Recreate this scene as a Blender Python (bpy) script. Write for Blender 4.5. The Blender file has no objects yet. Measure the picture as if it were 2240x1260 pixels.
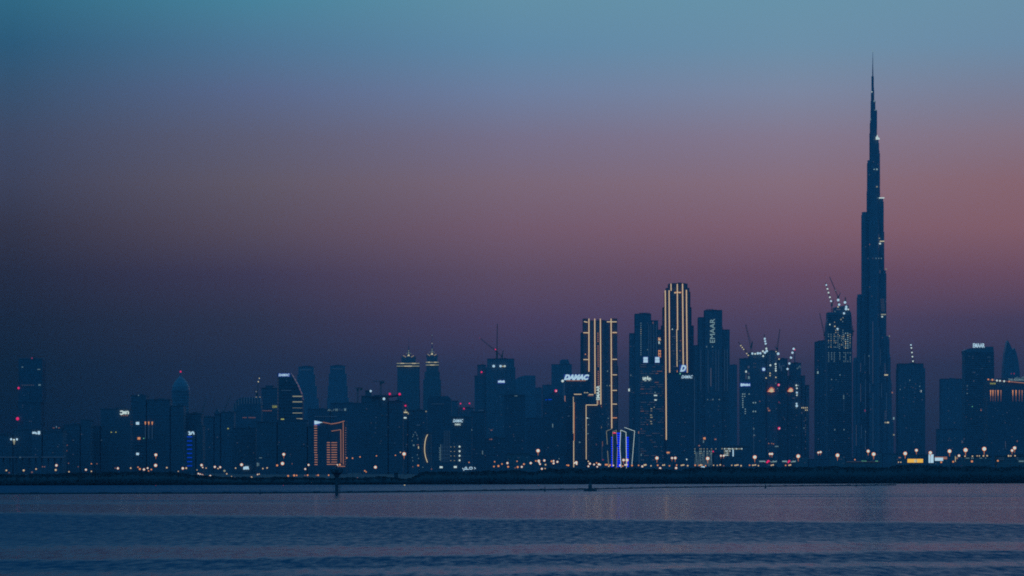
import bpy, math, random
import numpy as np
from mathutils import Vector, Matrix
random.seed(7)
rng = np.random.default_rng(7)
sc = bpy.context.scene
COL = sc.collection
R = math.radians

# ------------------------------------------------------------------ camera
F = 8177.0            # focal length in photo pixels (2240 wide)
HY = 1027.0           # horizon row
CAMZ = 6.0
cam_d = bpy.data.cameras.new("camera")
cam_d.sensor_width = 36.0
cam_d.lens = 36.0 * F / 2240.0
cam_d.shift_y = (HY - 630.0) / 2240.0
cam_d.clip_start = 1.0
cam_d.clip_end = 60000.0
cam = bpy.data.objects.new("camera", cam_d)
cam.location = (0, 0, CAMZ)
cam.rotation_euler = (R(90), 0, 0)
COL.objects.link(cam)
sc.camera = cam

# ------------------------------------------------------------------ view
sc.view_settings.view_transform = 'Standard'
sc.view_settings.look = 'None'
sc.view_settings.exposure = 0.0
sc.view_settings.gamma = 1.0
sc.cycles.use_denoising = False
sc.cycles.max_bounces = 5
sc.cycles.filter_width = 1.8
sc.cycles.volume_bounces = 1
sc.cycles.transparent_max_bounces = 4

# ------------------------------------------------------------------ dusk sky
def lin(c):
    c = c / 255.0
    return c / 12.92 if c <= 0.04045 else ((c + 0.055) / 1.055) ** 2.4
def L3(t): return tuple(lin(v) for v in t)

SKY_X = [30, 560, 1120, 1730, 2210]
SKY_Y = [1000, 900, 800, 700, 600, 500, 400, 300, 200, 100, 0]
SKY = [#SKYTABLE
 [(0.00107, 0.0003, 0.0003), (0.00196, 0.00307, 0.0003), (0.00425, 0.00488, 0.0003), (0.01067, 0.00752, 0.00223), (0.02192, 0.01285, 0.00826), (0.04109, 0.02646, 0.02318), (0.05824, 0.05047, 0.0669), (0.0605, 0.06721, 0.10359), (0.04604, 0.08835, 0.14835), (0.02969, 0.10942, 0.18689), (0.03445, 0.15141, 0.23066)],
 [(0.00418, 0.00765, 0.01562), (0.00818, 0.01465, 0.02907), (0.01593, 0.01686, 0.02918), (0.03112, 0.02379, 0.03219), (0.05971, 0.03437, 0.05088), (0.11674, 0.07281, 0.07716), (0.14827, 0.10639, 0.11306), (0.13766, 0.12429, 0.16901), (0.12209, 0.15652, 0.26716), (0.09084, 0.20022, 0.3165), (0.07562, 0.25191, 0.34825)],
 [(0.0095, 0.01273, 0.02632), (0.01555, 0.02216, 0.04314), (0.03044, 0.02793, 0.05958), (0.08091, 0.045, 0.08486), (0.13774, 0.07281, 0.09781), (0.21424, 0.11153, 0.13267), (0.24943, 0.15532, 0.17911), (0.22815, 0.18822, 0.26164), (0.18823, 0.24585, 0.37806), (0.14033, 0.28835, 0.42097), (0.14456, 0.31594, 0.41743)],
 [(0.01196, 0.01541, 0.03463), (0.01876, 0.023, 0.04688), (0.03661, 0.03049, 0.05745), (0.09116, 0.05103, 0.0874), (0.16632, 0.07204, 0.09784), (0.26917, 0.12712, 0.14421), (0.30915, 0.1809, 0.20116), (0.29111, 0.22255, 0.28364), (0.24443, 0.28511, 0.39071), (0.18022, 0.31981, 0.43203), (0.16433, 0.33317, 0.4338)],
 [(0.01141, 0.0136, 0.02785), (0.01674, 0.01971, 0.03534), (0.02935, 0.02575, 0.04914), (0.07188, 0.04137, 0.07131), (0.17666, 0.07329, 0.09042), (0.28269, 0.12313, 0.1221), (0.308, 0.15129, 0.14952), (0.29006, 0.1994, 0.23336), (0.23273, 0.24827, 0.33277), (0.17896, 0.30255, 0.41988), (0.17292, 0.3206, 0.42345)],
]#ENDSKY
BACK = [(0.0, (0.014, 0.16, 0.40)), (0.3, (0.017, 0.19, 0.47)), (1.0, (0.020, 0.22, 0.54)), (4.0, (0.022, 0.23, 0.56))]
KT = 0.1256
def build_world():
    w = bpy.data.worlds.new("World"); sc.world = w; w.use_nodes = True
    nt = w.node_tree; N = nt.nodes; LK = nt.links; N.clear()
    def math_n(op, a, b=None, clamp=False):
        n = N.new('ShaderNodeMath'); n.operation = op; n.use_clamp = clamp
        for i, v in enumerate((a, b)):
            if v is None: continue
            if isinstance(v, (int, float)): n.inputs[i].default_value = v
            else: LK.new(v, n.inputs[i])
        return n.outputs[0]
    tc = N.new('ShaderNodeTexCoord'); sp = N.new('ShaderNodeSeparateXYZ')
    LK.new(tc.outputs['Generated'], sp.inputs[0])
    X, Y, Z = sp.outputs
    h = math_n('SQRT', math_n('ADD', math_n('MULTIPLY', X, X), math_n('MULTIPLY', Y, Y)))
    t = math_n('MAXIMUM', math_n('DIVIDE', Z, math_n('MAXIMUM', h, 1e-4)), 0.0)
    p = math_n('DIVIDE', t, math_n('ADD', t, KT))
    az = math_n('ARCTAN2', X, Y)
    def ramp(stops):
        r = N.new('ShaderNodeValToRGB'); e = r.color_ramp.elements
        stops = sorted((tt / (tt + KT), c) for tt, c in stops)
        e[0].position, e[0].color = stops[0][0], (*stops[0][1], 1)
        e[1].position, e[1].color = stops[-1][0], (*stops[-1][1], 1)
        for q, c in stops[1:-1]:
            el = e.new(q); el.color = (*c, 1)
        LK.new(p, r.inputs[0]); return r.outputs[0]
    def mix(fac, a, b):
        m = N.new('ShaderNodeMix'); m.data_type = 'RGBA'
        LK.new(fac, m.inputs['Factor']); LK.new(a, m.inputs['A']); LK.new(b, m.inputs['B'])
        return m.outputs['Result']
    def maprange(v, a, b, smooth=False):
        m = N.new('ShaderNodeMapRange'); m.clamp = True
        if smooth: m.interpolation_type = 'SMOOTHSTEP'
        LK.new(v, m.inputs['Value']); m.inputs['From Min'].default_value = a; m.inputs['From Max'].default_value = b
        return m.outputs['Result']
    cols = []
    for ci in range(5):
        st = [((HY - y) / F, SKY[ci][k]) for k, y in enumerate(SKY_Y)]
        st = [(0.0, SKY[ci][0])] + st
        top = SKY[ci][-1]
        hi = tuple(0.7 * a + 0.3 * b for a, b in zip(top, (0.04, 0.18, 0.36)))
        st += [(0.25, hi), (1.0, tuple(0.4 * a + 0.6 * b for a, b in zip(top, (0.025, 0.18, 0.44)))), (4.0, (0.022, 0.19, 0.46))]
        cols.append(ramp(st))
    azs = [math.atan((x - 1120) / F) for x in SKY_X]
    cur = cols[0]
    for i in range(4):
        cur = mix(maprange(az, azs[i], azs[i + 1]), cur, cols[i + 1])
    back = ramp(BACK)
    aa = math_n('ABSOLUTE', math_n('SUBTRACT', az, 0.12))
    cur = mix(maprange(aa, 0.35, 1.5, True), cur, back)
    bg = N.new('ShaderNodeBackground'); LK.new(cur, bg.inputs['Color']); bg.inputs['Strength'].default_value = 1.0
    out = N.new('ShaderNodeOutputWorld'); LK.new(bg.outputs[0], out.inputs[0])
build_world()

# the last glow of a sun already set behind the skyline on the right
sun_d = bpy.data.lights.new("sun", 'SUN'); sun_d.energy = 0.02; sun_d.angle = R(15); sun_d.color = (1.0, 0.72, 0.62)
sun = bpy.data.objects.new("sun", sun_d); COL.objects.link(sun)
sun.rotation_euler = (R(86), 0, R(180 - 22))
sun.location = (3000, 7000, 900)

# ------------------------------------------------------------------ helpers
def P(x, y, D):
    return Vector(((x - 1120.0) / F * D, D, CAMZ + (HY - y) / F * D))
def PW(n, D): return n / F * D

_m = {}
def principled(name, base, rough=0.6, metal=0.0, noise=None, spec=0.5):
    if name in _m: return _m[name]
    m = bpy.data.materials.new(name); m.use_nodes = True; nt = m.node_tree
    b = nt.nodes['Principled BSDF']
    b.inputs['Base Color'].default_value = (*base, 1); b.inputs['Roughness'].default_value = rough
    b.inputs['Metallic'].default_value = metal; b.inputs['Specular IOR Level'].default_value = spec
    if noise:
        sc_, amt = noise
        tc = nt.nodes.new('ShaderNodeTexCoord'); n = nt.nodes.new('ShaderNodeTexNoise'); n.inputs['Scale'].default_value = sc_
        n.inputs['Detail'].default_value = 5
        r = nt.nodes.new('ShaderNodeValToRGB')
        r.color_ramp.elements[0].position = 0.3; r.color_ramp.elements[1].position = 0.7
        r.color_ramp.elements[0].color = (*[c * (1 - amt) for c in base], 1)
        r.color_ramp.elements[1].color = (*[min(1, c * (1 + amt)) for c in base], 1)
        nt.links.new(tc.outputs['Object'], n.inputs['Vector']); nt.links.new(n.outputs[0], r.inputs[0]); nt.links.new(r.outputs[0], b.inputs['Base Color'])
    _m[name] = m; return m

def facade(name, wall, glass, fw, fh, frac_x=0.7, frac_z=0.6, rough=0.25):
    """window bays in a concrete or metal wall, in metres of the object"""
    if name in _m: return _m[name]
    m = bpy.data.materials.new(name); m.use_nodes = True; nt = m.node_tree; N = nt.nodes; LK = nt.links
    b = N['Principled BSDF']
    tc = N.new('ShaderNodeTexCoord'); sp = N.new('ShaderNodeSeparateXYZ'); LK.new(tc.outputs['Object'], sp.inputs[0])
    def mt(op, a, b_=None):
        n = N.new('ShaderNodeMath'); n.operation = op
        for i, v in enumerate((a, b_)):
            if v is None: continue
            if isinstance(v, (int, float)): n.inputs[i].default_value = v
            else: LK.new(v, n.inputs[i])
        return n.outputs[0]
    u = mt('ADD', sp.outputs[0], sp.outputs[1])
    fx = mt('LESS_THAN', mt('FRACT', mt('DIVIDE', u, fw)), frac_x)
    fz = mt('LESS_THAN', mt('FRACT', mt('DIVIDE', sp.outputs[2], fh)), frac_z)
    w = mt('MULTIPLY', fx, fz)
    # each window a slightly different darkness
    cb = N.new('ShaderNodeCombineXYZ'); LK.new(mt('FLOOR', mt('DIVIDE', u, fw)), cb.inputs[0]); LK.new(mt('FLOOR', mt('DIVIDE', sp.outputs[2], fh)), cb.inputs[1])
    wn = N.new('ShaderNodeTexWhiteNoise'); LK.new(cb.outputs[0], wn.inputs['Vector'])
    gl = N.new('ShaderNodeMix'); gl.data_type = 'RGBA'; LK.new(wn.outputs['Value'], gl.inputs['Factor'])
    gl.inputs['A'].default_value = (*[c * 0.8 for c in glass], 1); gl.inputs['B'].default_value = (*[c * 1.25 for c in glass], 1)
    ns = N.new('ShaderNodeTexNoise'); ns.inputs['Scale'].default_value = 0.03; ns.inputs['Detail'].default_value = 4
    LK.new(tc.outputs['Object'], ns.inputs['Vector'])
    wl = N.new('ShaderNodeMix'); wl.data_type = 'RGBA'; LK.new(ns.outputs[0], wl.inputs['Factor'])
    wl.inputs['A'].default_value = (*[c * 0.8 for c in wall], 1); wl.inputs['B'].default_value = (*[c * 1.2 for c in wall], 1)
    mx = N.new('ShaderNodeMix'); mx.data_type = 'RGBA'; LK.new(w, mx.inputs['Factor']); LK.new(wl.outputs['Result'], mx.inputs['A']); LK.new(gl.outputs['Result'], mx.inputs['B'])
    LK.new(mx.outputs['Result'], b.inputs['Base Color'])
    rr = mt('SUBTRACT', 0.75, mt('MULTIPLY', w, 0.75 - rough)); LK.new(rr, b.inputs['Roughness'])
    _m[name] = m; return m

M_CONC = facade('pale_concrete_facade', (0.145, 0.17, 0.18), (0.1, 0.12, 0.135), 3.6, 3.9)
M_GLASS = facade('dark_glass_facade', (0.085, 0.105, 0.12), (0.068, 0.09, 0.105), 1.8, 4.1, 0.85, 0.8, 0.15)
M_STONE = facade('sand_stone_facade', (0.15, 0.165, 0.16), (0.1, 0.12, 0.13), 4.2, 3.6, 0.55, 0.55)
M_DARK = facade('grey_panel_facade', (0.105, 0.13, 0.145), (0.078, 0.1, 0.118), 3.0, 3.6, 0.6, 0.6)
M_STEEL = facade('steel_fin_facade', (0.13, 0.155, 0.17), (0.09, 0.11, 0.125), 1.5, 4.0, 0.6, 0.85, 0.2)
FAC = dict(c=M_CONC, g=M_GLASS, s=M_STONE, d=M_DARK, f=M_STEEL)
M_ROOF = principled('roof_concrete', (0.10, 0.11, 0.12), 0.9, noise=(0.1, 0.3))
M_CRANE = principled('crane_steel_paint', (0.10, 0.09, 0.06), 0.6, noise=(0.3, 0.2))
M_POLE = principled('galvanised_pole', (0.16, 0.16, 0.17), 0.5, 0.6)
M_RUST = principled('marine_pile_steel', (0.045, 0.075, 0.085), 0.8, noise=(2.0, 0.3))

EM = dict(
 W=(0.41, 0.61, 0.74), w=(0.10, 0.17, 0.19), v=(0.20, 0.32, 0.33), C=(0.54, 0.48, 0.29), c=(0.23, 0.23, 0.15),
 O=(0.66, 0.26, 0.10), o=(0.16, 0.075, 0.055), q=(0.30, 0.13, 0.075), Y=(0.80, 0.44, 0.05), y=(0.34, 0.36, 0.08),
 F=(0.75, 0.11, 0.03), E=(0.46, 0.18, 0.085), R=(0.80, 0.012, 0.12), r=(0.22, 0.02, 0.06), B=(0.0, 0.02, 1.0), b=(0.0, 0.03, 0.42), U=(0.012, 0.03, 0.22), G=(0.10, 0.40, 0.22),
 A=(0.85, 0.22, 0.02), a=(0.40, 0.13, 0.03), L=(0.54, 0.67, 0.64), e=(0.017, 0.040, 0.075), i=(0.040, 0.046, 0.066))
EN = dict(F='flame_orange_light', E='amber_fringe_light', W='cool_white_light', w='dim_white_light', v='soft_white_light', C='cream_led_light', c='dim_cream_light', O='orange_light', o='dim_orange_light', q='copper_light', Y='yellow_light', y='dim_yellow_light', R='red_beacon_light', r='dim_red_light', B='blue_led_light', b='dim_blue_light', U='blue_halo_light', G='green_light', A='amber_halo_light', a='dim_amber_light', L='warm_white_light', e='faint_window_light', i='faint_office_light')  # keys A, E and U imitate the glow round lamps, strips and signs
def emi(k):
    n = EN[k]
    if n in _m: return _m[n]
    m = bpy.data.materials.new(n); m.use_nodes = True; nt = m.node_tree
    b = nt.nodes['Principled BSDF']; b.inputs['Base Color'].default_value = (0.05, 0.05, 0.05, 1)
    b.inputs['Emission Color'].default_value = (*EM[k], 1); b.inputs['Emission Strength'].default_value = 1.0
    m.cycles.emission_sampling = 'NONE'
    _m[n] = m; return m

class MB:
    def __init__(s): s.v = []; s.f = []
    def box(s, x0, x1, y0, y1, z0, z1):
        n = len(s.v)
        s.v += [(x0,y0,z0),(x1,y0,z0),(x1,y1,z0),(x0,y1,z0),(x0,y0,z1),(x1,y0,z1),(x1,y1,z1),(x0,y1,z1)]
        s.f += [(n,n+3,n+2,n+1),(n+4,n+5,n+6,n+7),(n,n+1,n+5,n+4),(n+1,n+2,n+6,n+5),(n+2,n+3,n+7,n+6),(n+3,n,n+4,n+7)]
        return s
    def prism(s, pts, y0, y1):
        """pts: outline in x,z (any order), extruded along y"""
        n = len(s.v); k = len(pts)
        s.v += [(x, y0, z) for x, z in pts] + [(x, y1, z) for x, z in pts]
        s.f += [tuple(range(n, n + k)), tuple(range(n + 2 * k - 1, n + k - 1, -1))]
        for i in range(k):
            j = (i + 1) % k
            s.f.append((n + i, n + k + i, n + k + j, n + j))
        return s
    def ring(s, cx, cy, prof, seg=16, sx=1.0, sy=1.0):
        """lathe of (r,z) profile"""
        n = len(s.v); k = len(prof)
        for r, z in prof:
            for a in range(seg):
                t = 2 * math.pi * a / seg
                s.v.append((cx + r * sx * math.cos(t), cy + r * sy * math.sin(t), z))
        for i in range(k - 1):
            for a in range(seg):
                b = (a + 1) % seg
                s.f.append((n + i*seg + a, n + i*seg + b, n + (i+1)*seg + b, n + (i+1)*seg + a))
        s.f.append(tuple(n + a for a in reversed(range(seg)))); s.f.append(tuple(n + (k-1)*seg + a for a in range(seg)))
        return s
    def beam(s, a, b, w, w2=None):
        a = Vector(a); b = Vector(b); d = b - a
        if d.length < 1e-6: return s
        d.normalize(); up = Vector((0, 1, 0)) if abs(d.y) < 0.9 else Vector((0, 0, 1))
        u = d.cross(up).normalized(); v = d.cross(u).normalized(); n = len(s.v)
        w2 = w if w2 is None else w2
        for p, ww in ((a, w), (b, w2)):
            for su, sv in ((-1,-1),(1,-1),(1,1),(-1,1)):
                q = p + u * (su * ww / 2) + v * (sv * ww / 2); s.v.append(tuple(q))
        s.f += [(n,n+1,n+2,n+3),(n+7,n+6,n+5,n+4)] + [(n+i, n+4+i, n+4+(i+1)%4, n+(i+1)%4) for i in range(4)]
        return s
    def lattice(s, a, b, w, t, w2=None):
        a = Vector(a); b = Vector(b); d = (b - a); Ln = d.length; d.normalize(); w2 = w if w2 is None else w2
        up = Vector((0, 1, 0)) if abs(d.y) < 0.9 else Vector((0, 0, 1)); u = d.cross(up).normalized(); v = d.cross(u).normalized()
        def c(f, i):
            ww = (w + (w2 - w) * f) / 2; su, sv = ((-1,-1),(1,-1),(1,1),(-1,1))[i % 4]
            return a + d * (Ln * f) + u * su * ww + v * sv * ww
        for i in range(4): s.beam(c(0, i), c(1, i), t)
        k = max(2, int(Ln / (w * 1.6)))
        for j in range(k):
            for i in range(4):
                s.beam(c(j / k, i), c((j + 1) / k, i + 1), t * 0.7)
        return s
    def build(s, name, mat, parent=None, loc=(0, 0, 0)):
        me = bpy.data.meshes.new(name); me.from_pydata(s.v, [], s.f); me.materials.append(mat); me.update()
        o = bpy.data.objects.new(name, me); COL.objects.link(o); o.location = loc
        if parent: o.parent = parent
        return o

def tag(o, label=None, cat=None, group=None, kind=None):
    if label: o['label'] = label
    if cat: o['category'] = cat
    if group: o['group'] = group
    if kind: o['kind'] = kind
    return o
def thing(name, loc, label, cat, group=None):
    o = bpy.data.objects.new(name, None); COL.objects.link(o); o.location = loc; o.empty_display_size = 5
    return tag(o, label, cat, group)

# a building: pixel columns of the photo turned into metres at its own distance
_shared = {}
def shared(name, k, shape='box'):
    key = (name, k, shape)
    if key not in _shared:
        mb = MB()
        if shape == 'box': mb.box(-.5, .5, -.5, .5, -.5, .5)
        elif shape == 'ball': mb.ring(0, 0, [(0.02, -.5), (.35, -.36), (.5, 0), (.35, .36), (0.02, .5)], 10)
        elif shape == 'drop': mb.prism([(-.5, .5), (.5, .5), (.12, -.5), (-.12, -.5)], -.5, .5)
        me = bpy.data.meshes.new(name); me.from_pydata(mb.v, [], mb.f); me.materials.append(emi(k)); me.update()
        _shared[key] = me
    return _shared[key]
class Bld:
    GZ = 0.8
    def __init__(s, name, label, D, cat='tower', group=None, cx=None, depth=32):
        s.D = D; s.depth = depth
        s.root = thing(name, (PW(cx - 1120, D), D + depth / 2, s.GZ), label, cat, group); s.cx = cx
        s.ox, s.oy = PW(cx - 1120, D), D + depth / 2
    def X(s, x): return PW(x - 1120, s.D) - s.ox
    def Z(s, y): return CAMZ + (HY - y) / F * s.D - s.GZ
    def yf(s): return -s.depth / 2
    # one block of the tower
    def block(s, x0, x1, yt, st='c', yb=None, dy=0.0, dd=None, part='wall', style='h', roof=True, step=4.0):
        a, b, zt = s.X(x0), s.X(x1), s.Z(yt); zb = s.Z(yb) if yb is not None else -1.5
        if st == 'd' and s.D >= 5700: st = 'c'  # far grey facades turn paler: distance haze put into the colour
        y0 = s.yf() + dy; y1 = y0 + (dd or s.depth - dy)
        mb = MB(); mb.box(a + 0.5, b - 0.5, y0 + 0.5, y1 - 0.5, zb, zt)
        w = b - a
        if style in ('h', 'g'):
            z = zb + step
            while z < zt - 1.5:
                mb.box(a + 0.36, b - 0.36, y0 + 0.36, y1 - 0.36, z, z + 0.9); z += step * (1 if zt - zb < 260 else 1)
        if style in ('v', 'g'):
            n = max(2, int(w / 7))
            for i in range(n + 1):
                xx = a + w * i / n; xa = max(a, xx - 0.6); xb = min(b, xx + 0.6)
                mb.box(xa, xb, y0 + .22, y0 + 1.2, zb, zt - 0.4); mb.box(xa, xb, y1 - 1.2, y1 - .22, zb, zt - 0.4)
            k = max(2, int((y1 - y0) / 7))
            for i in range(1, k):
                yy = y0 + (y1 - y0) * i / k
                mb.box(a, a + 1.0, yy - 0.6, yy + 0.6, zb, zt - 0.4); mb.box(b - 1.0, b, yy - 0.6, yy + 0.6, zb, zt - 0.4)
        o = mb.build(part, FAC[st], s.root)
        if roof:
            r = MB(); t = 0.5; h = 1.3
            r.box(a + .2, b - .2, y0 + .2, y1 - .2, zt, zt + 0.35)
            r.box(a, b, y0, y0 + t, zt + .36, zt + h); r.box(a, b, y1 - t, y1, zt + .36, zt + h)
            r.box(a, a + t, y0 + t, y1 - t, zt + .36, zt + h); r.box(b - t, b, y0 + t, y1 - t, zt + .36, zt + h)
            cx_ = (a + b) / 2 + w * 0.12; 
            if w > 14: r.box(cx_ - w * .16, cx_ + w * .1, (y0 + y1) / 2 - 3, (y0 + y1) / 2 + 4, zt + .36, zt + 2.6)
            r.build('roof', M_ROOF, s.root)
        return o
    def shape(s, pts, st='c', part='wall', dy=0.0, dd=None):
        if st == 'd' and s.D >= 5700: st = 'c'  # same paler colour with distance, standing in for haze
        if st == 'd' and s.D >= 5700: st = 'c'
        y0 = s.yf() + dy; y1 = y0 + (dd or s.depth - dy)
        mb = MB(); mb.prism([(s.X(x), s.Z(y) if y < 5000 else -1.5) for x, y in pts], y0, y1)
        return mb.build(part, FAC[st] if isinstance(st, str) else st, s.root)
    def light(s, x, y, w, h, k, part='lit_window', shape='box', dy=0.0, dep=0.5, parent=None):
        o = bpy.data.objects.new(part, shared(part, k, shape)); COL.objects.link(o); o.parent = parent or s.root
        o.location = (s.X(x), s.yf() + dy - dep * 0.5 - 0.05, s.Z(y)); o.scale = (PW(w, s.D), dep, PW(h, s.D))
        return o
    def lights(s, lst, k=None, part='lit_window', w=2.0, h=2.0, shape='box', dy=0.0):
        for t in lst:
            x, y = t[0], t[1]; ww = t[2] if len(t) > 2 and t[2] else w; hh = t[3] if len(t) > 3 and t[3] else h; kk = t[4] if len(t) > 4 else k
            s.light(x, y, ww, hh, kk, part, shape, dy)
    def lamp(s, x, y, d, k, part='floodlight', dy=-0.5):
        o = bpy.data.objects.new(part, shared(part, k, 'ball')); COL.objects.link(o); o.parent = s.root
        q = PW(d, s.D); o.location = (s.X(x), s.yf() + dy - q * .5, s.Z(y)); o.scale = (q, q, q); return o
    def strip(s, pts, wid=2.0, k='C', edge='E', part='light_strip', dy=0.0):
        """LED line along the facade with its amber fringe glow built in behind it"""
        mb = MB(); mo = MB()
        for (xa, ya), (xb, yb) in zip(pts[:-1], pts[1:]):
            a = Vector((s.X(xa), s.yf() + dy - 0.9, s.Z(ya))); b = Vector((s.X(xb), s.yf() + dy - 0.9, s.Z(yb)))
            mb.beam(a, b, PW(wid, s.D) * 0.74)
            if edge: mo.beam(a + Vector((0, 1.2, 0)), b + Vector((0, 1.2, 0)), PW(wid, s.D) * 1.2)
        o = mb.build(part, emi(k), s.root)
        if edge: mo.build('strip_fringe_glow', emi(edge), o)  # orange fringe glow of the line, put in as a wider emissive beam
        return o
    def text(s, txt, x0, x1, y0, y1, k='W', vertical=False, shear=0.0, part='sign_letters', dy=0.0, bold=0.0, edge=None, thick=0.6):
        """letters fitted to the pixel box; y0 top, y1 bottom"""
        o = letters(txt, part, emi(k), vertical, shear, bold)
        me = o.data; co = np.empty(len(me.vertices) * 3); me.vertices.foreach_get('co', co); co = co.reshape(-1, 3)
        mn, mx = co.min(0), co.max(0)
        tx0, tx1, tz0, tz1 = s.X(x0), s.X(x1), s.Z(y1), s.Z(y0)
        co[:, 0] = tx0 + (co[:, 0] - mn[0]) / (mx[0] - mn[0]) * (tx1 - tx0)
        co[:, 2] = tz0 + (co[:, 2] - mn[2]) / (mx[2] - mn[2]) * (tz1 - tz0)
        co[:, 1] = s.yf() + dy - 1.0 + (co[:, 1] - mn[1]) / max(1e-6, mx[1] - mn[1]) * thick
        me.vertices.foreach_set('co', co.ravel()); me.update(); o.parent = s.root
        if edge:
            e = MB(); p = PW(1.3, s.D)
            e.box(tx0 - p, tx1 + p, s.yf() + dy - 0.35, s.yf() + dy - 0.15, tz0 - p * .9, tz1 + p * .9)
            e.build('sign_halo', emi(edge), o)  # coloured halo round the letters, put in as an emissive backing
        return o
    def glyphs(s, strokes, k='W', part='sign_letters', dy=0.0, wid=1.3):
        """a sign too small to read: its strokes as they look. strokes: lists of pixel points"""
        mb = MB()
        for st in strokes:
            for (xa, ya), (xb, yb) in zip(st[:-1], st[1:]):
                mb.beam((s.X(xa), s.yf() + dy - 0.8, s.Z(ya)), (s.X(xb), s.yf() + dy - 0.8, s.Z(yb)), PW(wid, s.D))
        return mb.build(part, emi(k), s.root)

def letters(txt, name, mat, vertical=False, shear=0.0, bold=0.0):
    c = bpy.data.curves.new(name, 'FONT'); c.body = txt; c.size = 1.0; c.extrude = 0.05; c.shear = shear; c.offset = bold
    c.resolution_u = 3
    t = bpy.data.objects.new(name, c); COL.objects.link(t)
    bpy.context.view_layer.update()
    me = bpy.data.meshes.new_from_object(t.evaluated_get(bpy.context.evaluated_depsgraph_get()))
    bpy.data.objects.remove(t); bpy.data.curves.remove(c)
    me.name = name
    M = Matrix.Rotation(R(90), 4, 'X')
    if vertical: M = Matrix.Rotation(R(-90), 4, 'Y') @ M
    me.transform(M); me.materials.clear(); me.materials.append(mat)
    o = bpy.data.objects.new(name, me); COL.objects.link(o); return o

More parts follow.
